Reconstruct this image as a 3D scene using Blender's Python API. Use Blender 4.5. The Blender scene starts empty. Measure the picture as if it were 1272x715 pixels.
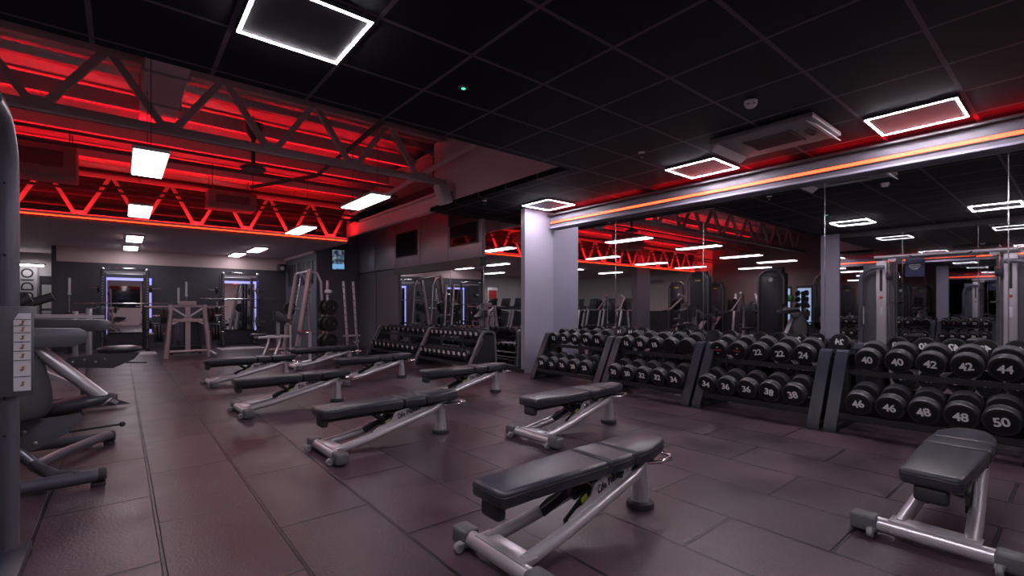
import bpy, bmesh, math, random
from mathutils import Vector, Matrix
random.seed(7)
PI = math.pi
SC = bpy.context.scene
COL = SC.collection
H = 1.25          # eye height
CZ = H + 1.82     # black grid ceiling
XM = 6.53         # big mirror wall
TH = 0.690

# ------------------------------------------------------------------ materials
def nodes(name):
    m = bpy.data.materials.new(name); m.use_nodes = True
    return m, m.node_tree.nodes, m.node_tree.links, m.node_tree.nodes['Principled BSDF']

def mat(name, col, rough=0.5, metal=0.0, spec=0.5, bump=0.0, bscale=200, var=0.0, vscale=6, coat=0.0):
    m, N, L, P = nodes(name)
    P.inputs['Base Color'].default_value = (*col, 1)
    P.inputs['Roughness'].default_value = rough
    P.inputs['Metallic'].default_value = metal
    P.inputs['Specular IOR Level'].default_value = spec
    P.inputs['Coat Weight'].default_value = coat
    tc = N.new('ShaderNodeTexCoord')
    if bump:
        n = N.new('ShaderNodeTexNoise'); n.inputs['Scale'].default_value = bscale
        L.new(tc.outputs['Object'], n.inputs['Vector'])
        b = N.new('ShaderNodeBump'); b.inputs['Strength'].default_value = bump; b.inputs['Distance'].default_value = 0.002
        L.new(n.outputs['Fac'], b.inputs['Height']); L.new(b.outputs['Normal'], P.inputs['Normal'])
    if var:
        n = N.new('ShaderNodeTexNoise'); n.inputs['Scale'].default_value = vscale; n.inputs['Detail'].default_value = 4
        L.new(tc.outputs['Object'], n.inputs['Vector'])
        r = N.new('ShaderNodeMapRange'); r.inputs['To Min'].default_value = 1 - var; r.inputs['To Max'].default_value = 1 + var
        L.new(n.outputs['Fac'], r.inputs['Value'])
        mx = N.new('ShaderNodeVectorMath'); mx.operation = 'SCALE'; mx.inputs[0].default_value = col
        L.new(r.outputs['Result'], mx.inputs['Scale']); L.new(mx.outputs['Vector'], P.inputs['Base Color'])
        r2 = N.new('ShaderNodeMapRange'); r2.inputs['To Min'].default_value = rough * (1 - var * .5); r2.inputs['To Max'].default_value = min(1, rough * (1 + var * .5))
        L.new(n.outputs['Fac'], r2.inputs['Value']); L.new(r2.outputs['Result'], P.inputs['Roughness'])
    return m

def emit(name, col, s):
    m, N, L, P = nodes(name)
    P.inputs['Base Color'].default_value = (*col, 1)
    P.inputs['Emission Color'].default_value = (*col, 1)
    P.inputs['Emission Strength'].default_value = s
    return m

def math_node(N, L, op, a, b=None, clamp=False):
    n = N.new('ShaderNodeMath'); n.operation = op; n.use_clamp = clamp
    for i, v in enumerate((a, b)):
        if v is None: continue
        if isinstance(v, (int, float)): n.inputs[i].default_value = v
        else: L.new(v, n.inputs[i])
    return n.outputs[0]

def floor_layer():
    m, N, L, P = nodes('rubber_floor_tiles')
    g = N.new('ShaderNodeNewGeometry'); sp = N.new('ShaderNodeSeparateXYZ'); L.new(g.outputs['Position'], sp.inputs[0])
    X, Y = sp.outputs['X'], sp.outputs['Y']
    M = lambda op, a, b=None: math_node(N, L, op, a, b)
    u = M('DIVIDE', M('ADD', X, 0.364 + 0.525 * 40), 0.525)
    iu = M('FLOOR', u); fu = M('FRACT', u)
    par = M('MULTIPLY', M('MODULO', iu, 2), 0.5)
    v = M('ADD', M('DIVIDE', M('ADD', Y, 1.03 * 40 - 0.825), 1.03), par)
    iv = M('FLOOR', v); fv = M('FRACT', v)
    du = M('MULTIPLY', M('MINIMUM', fu, M('SUBTRACT', 1, fu)), 0.525)
    dv = M('MULTIPLY', M('MINIMUM', fv, M('SUBTRACT', 1, fv)), 1.03)
    # slightly wobbling joint
    wn = N.new('ShaderNodeTexNoise'); wn.inputs['Scale'].default_value = 9; L.new(g.outputs['Position'], wn.inputs['Vector'])
    wob = M('MULTIPLY', M('SUBTRACT', wn.outputs['Fac'], 0.5), 0.006)
    d = M('ADD', M('MINIMUM', du, dv), wob)
    seam = N.new('ShaderNodeMapRange'); seam.inputs['From Min'].default_value = 0.006; seam.inputs['From Max'].default_value = 0.011
    seam.inputs['To Min'].default_value = 1; seam.inputs['To Max'].default_value = 0; L.new(d, seam.inputs['Value'])
    # per tile tone
    cb = N.new('ShaderNodeCombineXYZ'); L.new(iu, cb.inputs[0]); L.new(iv, cb.inputs[1])
    wh = N.new('ShaderNodeTexWhiteNoise'); L.new(cb.outputs[0], wh.inputs['Vector'])
    n1 = N.new('ShaderNodeTexNoise'); n1.inputs['Scale'].default_value = 2.2; n1.inputs['Detail'].default_value = 6; L.new(g.outputs['Position'], n1.inputs['Vector'])
    n2 = N.new('ShaderNodeTexNoise'); n2.inputs['Scale'].default_value = 70; n2.inputs['Detail'].default_value = 3; L.new(g.outputs['Position'], n2.inputs['Vector'])
    t = M('ADD', M('MULTIPLY', wh.outputs['Value'], 0.22), M('ADD', M('MULTIPLY', n1.outputs['Fac'], 0.75), M('MULTIPLY', n2.outputs['Fac'], 0.60)))
    cr = N.new('ShaderNodeValToRGB'); L.new(t, cr.inputs['Fac'])
    cr.color_ramp.elements[0].position = 0.35; cr.color_ramp.elements[0].color = FLOOR_A
    cr.color_ramp.elements[1].position = 1.05; cr.color_ramp.elements[1].color = FLOOR_B
    mx = N.new('ShaderNodeMix'); mx.data_type = 'RGBA'; L.new(seam.outputs['Result'], mx.inputs['Factor'])
    L.new(cr.outputs['Color'], mx.inputs['A']); mx.inputs['B'].default_value = (0.004, 0.003, 0.004, 1)
    L.new(mx.outputs['Result'], P.inputs['Base Color'])
    rr = N.new('ShaderNodeMapRange'); rr.inputs['To Min'].default_value = 0.19; rr.inputs['To Max'].default_value = 0.56
    L.new(n1.outputs['Fac'], rr.inputs['Value']); L.new(rr.outputs['Result'], P.inputs['Roughness'])
    P.inputs['Specular IOR Level'].default_value = 0.6
    hgt = M('SUBTRACT', M('MULTIPLY', n2.outputs['Fac'], 0.5), M('MULTIPLY', seam.outputs['Result'], 1.5))
    b = N.new('ShaderNodeBump'); b.inputs['Strength'].default_value = 0.8; b.inputs['Distance'].default_value = 0.004
    L.new(hgt, b.inputs['Height']); L.new(b.outputs['Normal'], P.inputs['Normal'])
    return m

def grid_mat():
    m, N, L, P = nodes('black_ceiling_tiles')
    g = N.new('ShaderNodeNewGeometry'); sp = N.new('ShaderNodeSeparateXYZ'); L.new(g.outputs['Position'], sp.inputs[0])
    M = lambda op, a, b=None: math_node(N, L, op, a, b)
    def dist(o, off, p):
        f = M('FRACT', M('DIVIDE', M('ADD', o, p * 40 - off), p))
        return M('MULTIPLY', M('MINIMUM', f, M('SUBTRACT', 1, f)), p)
    d = M('MINIMUM', dist(sp.outputs['X'], GX0, GPX), dist(sp.outputs['Y'], GY0, GPY))
    s = M('LESS_THAN', d, 0.015)
    mx = N.new('ShaderNodeMix'); mx.data_type = 'RGBA'; L.new(s, mx.inputs['Factor'])
    mx.inputs['A'].default_value = (0.0062, 0.0045, 0.0110, 1); mx.inputs['B'].default_value = (0.120, 0.082, 0.112, 1)
    L.new(mx.outputs['Result'], P.inputs['Base Color'])
    P.inputs['Roughness'].default_value = 0.8; P.inputs['Specular IOR Level'].default_value = 0.25
    return m

EXPO = -0.35
GX0, GPX, GY0, GPY = 0.5546, 0.7076, -0.045, 0.7213
FLOOR_A = (0.010, 0.0055, 0.0080, 1); FLOOR_B = (0.086, 0.046, 0.067, 1)

M_floor = floor_layer(); M_grid = grid_mat()
M_pale = mat('pale_paint', (0.56, 0.42, 0.43), 0.7, var=.04)
M_white = mat('white_wall_paint', (0.62, 0.60, 0.60), 0.7, var=.03)
M_sidelit = mat('side_wall_paint_light_added', (0.120, 0.118, 0.160), 0.55, var=.1, vscale=1.2)  # charcoal wall colour lightened to stand in for missing light
M_dark = mat('charcoal_wall_paint', (0.050, 0.046, 0.064), 0.6, var=.12, vscale=1.2)
M_col = mat('lilac_grey_paint', (0.33, 0.31, 0.40), 0.6, var=.06, vscale=2)
M_bulk = mat('bulkhead_paint', (0.68, 0.52, 0.56), 0.7, var=.05, vscale=1.5)
M_panel = mat('brushed_wall_panel', (0.36, 0.33, 0.37), 0.35, 0.3, var=.05, vscale=2)
M_trimdark = mat('dark_trim', (0.030, 0.030, 0.036), 0.45)
M_mirror = mat('mirror_glass', (0.80, 0.80, 0.82), 0.012, 1.0)
M_darkglass = mat('dark_glass', (0.012, 0.012, 0.016), 0.05, 0.0, 0.9)
M_silver = mat('silver_painted_steel', (0.62, 0.59, 0.64), 0.30, 0.6, bump=.05, bscale=300)
M_silver2 = mat('worn_silver_steel', (0.34, 0.325, 0.355), 0.38, 0.6, var=.15, vscale=20)
M_mauve = mat('mauve_lit_steel', (0.40, 0.35, 0.38), 0.45, 0.4)
M_graph = mat('graphite_powder_coat', (0.026, 0.028, 0.046), 0.38, 0.1, bump=.08, bscale=600)
M_black = mat('black_powder_coat', (0.022, 0.022, 0.027), 0.42, 0.1)
M_rubber = mat('black_rubber', (0.028, 0.026, 0.031), 0.6, bump=.15, bscale=500)
M_head = mat('urethane_head', (0.026, 0.025, 0.034), 0.40, bump=.1, bscale=400)
M_vinyl = mat('black_vinyl', (0.034, 0.033, 0.050), 0.30, spec=0.55, bump=.25, bscale=500)
M_vinylr = mat('reddish_vinyl', (0.060, 0.034, 0.042), 0.34, spec=0.55, bump=.25, bscale=500)
M_chrome = mat('chrome', (0.72, 0.71, 0.74), 0.16, 1.0)
M_iron = mat('cast_iron_plate', (0.020, 0.020, 0.023), 0.45, 0.2)
M_hall = mat('dusky_hall_paint', (0.20, 0.155, 0.165), 0.7, var=.08, vscale=1.5)
M_digit = mat('white_print', (0.88, 0.87, 0.88), 0.6)
M_face = mat('glossy_black_face', (0.007, 0.007, 0.009), 0.32)
M_endcap = mat('dark_grey_cap', (0.13, 0.125, 0.145), 0.45, 0.2)
M_redprint = mat('red_print', (0.45, 0.03, 0.03), 0.6)
M_blackprint = mat('black_print', (0.02, 0.02, 0.02), 0.6)
M_yellow = mat('yellow_sticker', (0.45, 0.50, 0.05), 0.5)
M_redplastic = mat('red_plastic', (0.5, 0.02, 0.03), 0.35)
M_steelroof = mat('galvanised_roof_deck', (0.42, 0.36, 0.37), 0.5, 0.2, var=.15, vscale=3)
M_truss = mat('painted_truss_steel', (0.50, 0.45, 0.46), 0.55, 0.1)
M_pipe = mat('dark_pipe', (0.07, 0.06, 0.065), 0.5)
M_led = emit('white_led', (1.0, 0.92, 1.0), 260)
M_panelled = emit('white_panel_led', (1.0, 0.94, 0.98), 16)
M_neon = emit('orange_red_led', (1.0, 0.045, 0.010), 6.0)
M_neon2 = emit('amber_led', (1.0, 0.085, 0.026), 4.6)
M_red = emit('red_led', (1.0, 0.012, 0.02), 60)
M_blueled = emit('cool_led', (0.42, 0.42, 1.0), 0.9)
M_green = emit('green_led', (0.05, 1.0, 0.35), 6)
M_screen = emit('lit_screen', (0.18, 0.42, 0.75), 1.1)
M_screen2 = emit('lit_screen_picture', (0.16, 0.14, 0.20), 0.9)
_N, _L = M_screen2.node_tree.nodes, M_screen2.node_tree.links
_n = _N.new('ShaderNodeTexNoise'); _n.inputs['Scale'].default_value = 9; _n.inputs['Detail'].default_value = 3
_t = _N.new('ShaderNodeTexCoord'); _L.new(_t.outputs['Object'], _n.inputs['Vector'])
_r = _N.new('ShaderNodeValToRGB'); _L.new(_n.outputs['Fac'], _r.inputs['Fac'])
_r.color_ramp.elements[0].position = .40; _r.color_ramp.elements[0].color = (.01, .012, .03, 1)
_r.color_ramp.elements[1].position = .66; _r.color_ramp.elements[1].color = (.30, .36, .42, 1)
_e = _r.color_ramp.elements.new(.53); _e.color = (.05, .10, .16, 1)
_L.new(_r.outputs['Color'], _N['Principled BSDF'].inputs['Emission Color'])
M_sign = mat('pale_sign_board', (0.55, 0.52, 0.56), 0.5)
M_navy = mat('navy_notice_board', (0.03, 0.035, 0.10), 0.5)
M_slab = mat('pale_floor_slab', (0.42, 0.37, 0.40), 0.6, var=.08)
M_label = mat('white_label', (0.62, 0.60, 0.66), 0.5)
M_housing = mat('white_plastic', (0.55, 0.53, 0.55), 0.5)
M_wheel = mat('grey_wheel', (0.26, 0.25, 0.27), 0.45)
M_ball1 = mat('green_ball', (0.08, 0.35, 0.15), 0.5)
M_ball2 = mat('red_ball', (0.40, 0.05, 0.08), 0.5)
M_ball3 = mat('yellow_ball', (0.55, 0.50, 0.08), 0.5)
M_window = emit('daylight_window', (0.45, 0.65, 1.0), 0.7)

# ------------------------------------------------------------------ mesh helpers
class MB:
    def __init__(s): s.b = bmesh.new()
    def box(s, c, d, rot=None, bev=0.0, seg=2):
        r = bmesh.ops.create_cube(s.b, size=1.0)
        vs = r['verts']
        for v in vs: v.co = Vector((v.co.x * d[0], v.co.y * d[1], v.co.z * d[2]))
        if bev:
            es = list({e for v in vs for e in v.link_edges})
            o = bmesh.ops.bevel(s.b, geom=es, offset=bev, segments=seg, affect='EDGES', profile=.5)
            vs = list({v for f in o['faces'] for v in f.verts} | {v for v in vs if v.is_valid})
        T = Matrix.Translation(Vector(c)) @ (rot.to_4x4() if rot else Matrix.Identity(4))
        for v in vs: v.co = T @ v.co
        return s
    def tube(s, pts, r, n=12, closed=False, flat=None, up=None):
        pts = [Vector(p) for p in pts]; k = len(pts); rings = []
        rs = r if isinstance(r, (list, tuple)) else [r] * k
        tang = []
        for i in range(k):
            a = pts[i - 1] if (i > 0 or closed) else pts[i]
            b = pts[(i + 1) % k] if (i < k - 1 or closed) else pts[i]
            d1 = (pts[i] - a); d2 = (b - pts[i])
            d = (d1.normalized() if d1.length else Vector()) + (d2.normalized() if d2.length else Vector())
            tang.append(d.normalized())
        u = Vector(up) if up else (Vector((0, 0, 1)) if abs(tang[0].z) < .9 else Vector((0, 1, 0)))
        nrm = (u - tang[0] * u.dot(tang[0])).normalized()
        for i in range(k):
            t = tang[i]
            nrm = (nrm - t * nrm.dot(t)).normalized()
            bn = t.cross(nrm)
            # mitre
            sc = 1.0
            if 0 < i < k - 1 or closed:
                dd = (pts[i] - pts[i - 1]).normalized(); cs = max(.5, abs(dd.dot(t))); sc = 1 / cs
            ring = []
            for j in range(n):
                a = 2 * PI * (j + .5) / n
                if flat:
                    # rectangular section given as (half along nrm, half along bn)
                    q = [(1, 1), (-1, 1), (-1, -1), (1, -1)][j % 4]
                    ring.append(s.b.verts.new(pts[i] + nrm * q[0] * flat[0] * (sc if True else 1) + bn * q[1] * flat[1]))
                else:
                    ring.append(s.b.verts.new(pts[i] + (nrm * math.cos(a) + bn * math.sin(a)) * rs[i]))
            rings.append(ring)
        m = n
        for i in range(k if closed else k - 1):
            A, B = rings[i], rings[(i + 1) % k]
            for j in range(m):
                s.b.faces.new((A[j], A[(j + 1) % m], B[(j + 1) % m], B[j]))
        if not closed:
            s.b.faces.new(list(reversed(rings[0]))); s.b.faces.new(rings[-1])
        return s
    def bar(s, pts, a, b, up=None, closed=False):
        return s.tube(pts, 0, 4, closed, (a, b), up)
    def cyl(s, p0, p1, r, r1=None, n=20):
        return s.tube([p0, p1], [r, r if r1 is None else r1], n)
    def lathe(s, prof, o, ax, n=28):
        o = Vector(o); ax = Vector(ax).normalized()
        u = Vector((0, 0, 1)) if abs(ax.z) < .9 else Vector((1, 0, 0))
        u = (u - ax * u.dot(ax)).normalized(); w = ax.cross(u); rings = []
        for r, a in prof:
            if r < 1e-5: rings.append([s.b.verts.new(o + ax * a)])
            else: rings.append([s.b.verts.new(o + ax * a + (u * math.cos(2 * PI * j / n) + w * math.sin(2 * PI * j / n)) * r) for j in range(n)])
        for A, B in zip(rings, rings[1:]):
            for j in range(n):
                k = (j + 1) % n
                if len(A) == 1 and len(B) == 1: continue
                if len(A) == 1: s.b.faces.new((A[0], B[k], B[j]))
                elif len(B) == 1: s.b.faces.new((A[j], A[k], B[0]))
                else: s.b.faces.new((A[j], A[k], B[k], B[j]))
        if len(rings[0]) > 1: s.b.faces.new(list(reversed(rings[0])))
        if len(rings[-1]) > 1: s.b.faces.new(rings[-1])
        return s
    def prism(s, pts, axis, a, b, bev=0.0, seg=2):
        """outline pts (2D) extruded along axis from a to b. axis 'x': pts=(y,z); 'y': (x,z); 'z': (x,y)"""
        def P(p, t):
            return {'x': (t, p[0], p[1]), 'y': (p[0], t, p[1]), 'z': (p[0], p[1], t)}[axis]
        lo = [s.b.verts.new(P(p, a)) for p in pts]; hi = [s.b.verts.new(P(p, b)) for p in pts]
        n = len(pts); fs = [s.b.faces.new(list(reversed(lo))), s.b.faces.new(hi)]
        for i in range(n): fs.append(s.b.faces.new((lo[i], lo[(i + 1) % n], hi[(i + 1) % n], hi[i])))
        if bev:
            es = [e for f in fs[:2] for e in f.edges]
            bmesh.ops.bevel(s.b, geom=list(set(es)), offset=bev, segments=seg, affect='EDGES', profile=.5)
        return s
    def blob(s, c, r, p=2.6, q=2.2, nu=32, nv=16):
        sg = lambda v, e: math.copysign(abs(v) ** (2 / e), v)
        rows = []
        for i in range(nv + 1):
            a = -PI / 2 + PI * i / nv
            if i in (0, nv): rows.append([s.b.verts.new((c[0], c[1], c[2] + r[2] * sg(math.sin(a), p)))]); continue
            rows.append([s.b.verts.new((c[0] + r[0] * sg(math.cos(a), p) * sg(math.cos(b), q), c[1] + r[1] * sg(math.cos(a), p) * sg(math.sin(b), q), c[2] + r[2] * sg(math.sin(a), p))) for b in [2 * PI * j / nu for j in range(nu)]])
        for A, B in zip(rows, rows[1:]):
            for j in range(nu):
                k = (j + 1) % nu
                if len(A) == 1: s.b.faces.new((A[0], B[k], B[j]))
                elif len(B) == 1: s.b.faces.new((A[j], A[k], B[0]))
                else: s.b.faces.new((A[j], A[k], B[k], B[j]))
        return s
    def mesh(s, name, m=None, ang=38):
        bmesh.ops.recalc_face_normals(s.b, faces=s.b.faces)
        me = bpy.data.meshes.new(name); s.b.to_mesh(me); s.b.free()
        for p in me.polygons: p.use_smooth = True
        me.set_sharp_from_angle(angle=math.radians(ang))
        if m: me.materials.append(m)
        return me

def mesh_obj(name, me, parent=None, loc=(0, 0, 0), rot=(0, 0, 0)):
    o = bpy.data.objects.new(name, me); COL.objects.link(o)
    o.location = loc; o.rotation_euler = rot
    if parent: o.parent = parent
    return o
def obj(name, mb, m, parent=None, loc=(0, 0, 0), rot=(0, 0, 0)):
    return mesh_obj(name, mb.mesh(name, m), parent, loc, rot)
def tag(o, label=None, cat=None, group=None, kind=None):
    if label: o['label'] = label
    if cat: o['category'] = cat
    if group: o['group'] = group
    if kind: o['kind'] = kind
    return o
def thing(name, label, cat, loc=(0, 0, 0), rz=0.0, group=None):
    o = bpy.data.objects.new(name, None); COL.objects.link(o); o.empty_display_size = .1
    o.location = loc; o.rotation_euler = (0, 0, rz)
    return tag(o, label, cat, group)
def struct(name, mb, m):
    o = obj(name, mb, m); o['kind'] = 'structure'; return o
def sbox(name, lo, hi, m):
    return struct(name, MB().box([(a + b) / 2 for a, b in zip(lo, hi)], [b - a for a, b in zip(lo, hi)]), m)
def dup(root, loc, rz, label=None):
    """copy of a thing with copies of its parts and their sub-parts"""
    r = root.copy(); COL.objects.link(r); r.location = loc; r.rotation_euler = (0, 0, rz)
    if label: r['label'] = label
    for ch in list(root.children):
        c = ch.copy(); COL.objects.link(c); c.parent = r
        for g in list(ch.children):
            d = g.copy(); COL.objects.link(d); d.parent = c
    return r
def text_mesh(name, body, size, m, ext=0.0006, align='CENTER', spacing=1.0, bold=0.0):
    cu = bpy.data.curves.new(name, 'FONT'); cu.body = body; cu.size = size; cu.extrude = ext
    cu.align_x = align; cu.align_y = 'CENTER'; cu.space_character = spacing; cu.offset = bold
    cu.resolution_u = 3
    o = bpy.data.objects.new(name, cu); COL.objects.link(o)
    bpy.context.view_layer.update()
    me = bpy.data.meshes.new_from_object(o.evaluated_get(bpy.context.evaluated_depsgraph_get()))
    bpy.data.objects.remove(o); me.materials.clear(); me.materials.append(m); me.name = name
    return me
RX = lambda a: Matrix.Rotation(a, 3, 'X')
RY = lambda a: Matrix.Rotation(a, 3, 'Y')
RZ = lambda a: Matrix.Rotation(a, 3, 'Z')
ORD = ['first', 'second', 'third', 'fourth', 'fifth', 'sixth', 'seventh', 'eighth', 'ninth', 'tenth', 'eleventh', 'twelfth']
M_redcove = emit('cove_red_led', (1.0, 0.004, 0.012), 40)
M_addedred = emit('added_truss_led', (1.0, 0.006, 0.008), 110)  # for the added strip that reddens the truss webs
M_redup = emit('uplight_red_led', (1.0, 0.004, 0.014), 70)
M_redup2 = emit('dim_uplight_red_led', (1.0, 0.004, 0.014), 4.5)
M_beam = mat('beam_paint', (0.13, 0.115, 0.15), 0.5)
M_dullred = mat('dusty_grey_casing', (0.16, 0.13, 0.14), 0.6)
# ================================================================== SETTING
Z2 = H + 1.664      # pale ceiling at the far end
YE = 4.39           # front edge of the open roof bay
XB = 4.60           # bulkhead on the right of the open bay
YT1, YT2 = 7.49, 12.06
sbox('floor', (-9.1, -4.1, -.12), (XM + .1, 22.1, 0), M_floor)
sbox('ceiling', (-9.0, -4.0, CZ), (XM, YE, CZ + .08), M_grid)
sbox('ceiling', (XB, YE, CZ), (XM, 8.05, CZ + .08), M_grid)
sbox('trim_18', (XB + .1, 8.05, CZ), (5.95, 8.12, 4.2), M_trimdark)
sbox('ceiling', (XB, 8.05, 4.16), (5.95, 14.75, 4.2), M_steelroof)
sbox('ceiling', (-9.0, 12.45, Z2), (XB + .02, 21.0, Z2 + .08), M_pale)
sbox('trim_1', (-9.0, YE - .06, CZ + .08), (XB, YE, 4.75), M_trimdark)
sbox('trim_2', (-9.0, 12.45, Z2 + .08), (4.6, 12.53, 4.05), M_trimdark)
# sloping corrugated roof deck (real ridges running across)
mb = MB(); n = 96; y0, y1, za, zb = YE, 12.6, 4.62, 3.92; prev = None
for i in range(n + 1):
    f = i / n; y = y0 + (y1 - y0) * f; z = za + (zb - za) * f + (.06 if (i // 2) % 2 else 0)
    cur = (mb.b.verts.new((-9, y, z)), mb.b.verts.new((XB + .1, y, z)))
    if prev: mb.b.faces.new((prev[0], prev[1], cur[1], cur[0]))
    prev = cur
o = struct('ceiling', mb, M_steelroof)
md = o.modifiers.new('thick', 'SOLIDIFY'); md.thickness = .02; md.offset = 1
sbox('wall_bulkhead', (XB, YE, CZ + .08), (XB + .10, 7.9, 4.75), M_bulk)
sbox('wall_bulkhead', (XB, 7.9, CZ), (XB + .10, 14.6, H + 2.12), M_bulk)
sbox('wall_bulkhead', (XB + .02, 12.45, H + 2.12), (XB + .10, 14.6, 4.2), M_bulk)
sbox('trim_3', (XB - .07, YT1 + .3, H + 2.07), (XB, 12.05, H + 2.12), M_bulk)

# far wall, dark below, pale above
sbox('wall_far', (-1.36, 18.0, 0), (4.66, 18.1, 2.49), M_dark)
sbox('wall_far', (-1.36, 17.995, 2.49), (4.66, 18.1, Z2), M_pale)
sbox('wall_far', (-1.46, 18.0, 0), (-1.36, 21.0, Z2), M_dark)
sbox('wall_far', (-9.0, 21.0, 0), (-1.36, 21.1, Z2), M_white)
sbox('trim_4', (-9.0, 20.96, 0), (-1.46, 21.0, .9), M_dark)
sbox('wall_partition', (4.5, 14.705, 0), (4.66, 18.0, Z2 + .08), M_sidelit)
sbox('trim_5', (4.44, 14.705, 2.83), (4.5, 18.0, 2.914), M_bulk)
sbox('wall_side_end', (4.5, 14.6, 0), (5.9, 14.7, 4.2), M_sidelit)
# left side, seen in the mirrors only
sbox('wall_left', (-9.1, -4, 0), (-9.0, 11.5, 4.75), M_hall)
sbox('wall_left', (-9.1, 11.5, 0), (-9.0, 21.0, 4.75), M_white)
sbox('trim_6', (-9.0, 4.4, 0), (-8.97, 21.0, 1.0), M_dark)
sbox('wall_mirror_side', (-.97, -4, 0), (-.87, 3.95, CZ), M_dark)
sbox('column', (-1.35, 3.95, 0), (-.87, 4.36, CZ), M_col)
sbox('wall_left_front', (-9.0, 4.27, 0), (-1.35, 4.37, CZ), M_dark)
sbox('wall_back', (-.97, -4.1, 0), (XM, -4.0, CZ), M_pale)
for k, x in enumerate((.2, 2.4, 4.6)): sbox('window_%d' % (7 + k), (x - .8, -3.99, 1.15), (x + .8, -3.96, 2.55), M_darkglass)
sbox('column', (-4.75, 12.12, 0), (-3.85, 12.42, 3.9), M_sidelit)
# right wall
sbox('wall_right', (XM + .012, -4, 0), (XM + .1, 6.65, CZ), M_dark)
sbox('baseboard_right', (6.49, -4, 0), (XM + .012, 6.65, .09), M_trimdark)
sbox('column', (5.80, 6.65, 0), (XM + .1, 6.76, CZ), M_col)
sbox('wall_right', (5.84, 6.76, 0), (6.0, 14.75, 4.2), M_dark)
sbox('baseboard_far_right', (5.76, 6.66, 0), (5.84, 11.8, .07), M_trimdark)
# beam with its light strip in front of the mirrors
beam = sbox('trim_8', (6.41, -4, H + 1.494), (XM + .012, 6.62, H + 1.755), M_beam)
lip = obj('light_channel', MB().box((6.404, 1.30, H + 1.603), (.016, 10.6, .062)), M_trimdark, beam)
obj('led_strip', MB().box((6.393, 1.30, H + 1.603), (.014, 10.56, .036)), M_neon2, lip)
obj('upper_ledge', MB().box((6.370, 1.30, H + 1.740), (.09, 10.6, .018)), M_trimdark, beam)
obj('lower_lip', MB().box((6.397, 1.30, H + 1.508), (.03, 10.6, .022)), M_col, beam)
for yy in (5.5, 3.3, 1.1, -1.1):
    st = obj('red_cove_led', MB().box((6.378, yy, H + 1.750), (.036, 1.9, .003)), M_redcove, beam)

# upper wall panels, trim band and dark wall on the right beyond the column
panels_y = [7.975, 9.29, 10.64, 12.0, 13.37, 14.6]
for a, b in zip(panels_y, panels_y[1:]):
    struct('wall_panel', MB().box((5.805, (a + b) / 2, (H + 1.02 + (3.9 if a > 8 else CZ)) / 2), (.07, b - a - .014, (3.9 if a > 8 else CZ) - H - 1.03), bev=.004), M_panel)
for k, (a, b, c, d) in enumerate([(8.10, 9.15, H + 1.34, H + 1.80), (10.75, 11.88, H + 1.30, H + 1.92)]):
    fr = struct('window_%d' % (k + 1), MB().box((5.762, (a + b) / 2, (c + d) / 2), (.02, b - a, d - c)).box((5.755, (a + b) / 2, c), (.03, b - a + .03, .02)).box((5.755, (a + b) / 2, d), (.03, b - a + .03, .02)).box((5.755, a, (c + d) / 2), (.03, .02, d - c)).box((5.755, b, (c + d) / 2), (.03, .02, d - c)), M_trimdark)
    obj('pane', MB().box((5.750, (a + b) / 2, (c + d) / 2), (.006, b - a - .03, d - c - .03)), M_darkglass, fr)
sbox('trim_9', (5.74, 7.97, H + .84), (5.84, 12.0, H + 1.02), M_trimdark)
sbox('wall_right_lower', (5.78, 11.84, 0), (5.84, 15.2, H + 1.0), M_sidelit)
sbox('trim_10', (5.77, 13.25, 0), (5.785, 13.27, H + 1.0), M_trimdark)

def wall_mirror(label, x, y0, y1, z0, z1, sgn, group=None, strips=True):
    t = thing('wall_mirror', label, 'mirror', (x, (y0 + y1) / 2, z0), 0, group)
    w = y1 - y0
    obj('mirror_glass', MB().box((0, 0, (z1 - z0) / 2), (.010, w - .006, z1 - z0)), M_mirror, t)
    if strips:
        obj('joint_strip', MB().box((sgn * .007, -w / 2, (z1 - z0) / 2), (.006, .009, z1 - z0)), M_chrome, t)
    obj('edge_clip', MB().box((sgn * .008, 0, .004), (.012, w - .02, .014)), M_trimdark, t)
    return t
ys = [-3.95, -2.59, -1.06, .473, 2.0, 3.54, 5.12, 6.645]
names = ['behind the camera at the near end', 'second from the near end, outside the frame', 'beyond the right edge of the photo', 'reflecting the cable machine, right edge',
         'reflecting the glowing window, middle of the wall', 'reflecting the red trusses', 'the last one, touching the lilac column']
for k in range(7):
    wall_mirror('tall frameless mirror panel on the right wall, ' + names[k], XM, ys[k], ys[k + 1], .10, H + 1.49, -1)
wall_mirror('tall frameless mirror just beyond the lilac column', 5.822, 6.665, 7.965, .075, CZ - .01, -1)
for k, (a, b) in enumerate([(7.97, 9.26), (9.26, 10.55), (10.55, 11.84)]):
    wall_mirror(['low mirror above the near half of the far dumbbell rack', 'low mirror above the middle of the far dumbbell racks', 'low mirror above the distant end of the far dumbbell rack'][k], 5.822, a, b, .075, H + .84, -1)
for k, (a, b) in enumerate([(-1.05, .2), (.2, 1.45), (1.45, 2.7), (2.7, 3.93)]):
    wall_mirror('mirror panel on the left wall behind the cable machine, ' + ['nearest', 'second', 'third', 'farthest'][k] + ' along the wall', -.862, a, b, .12, 2.95, 1)

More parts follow.
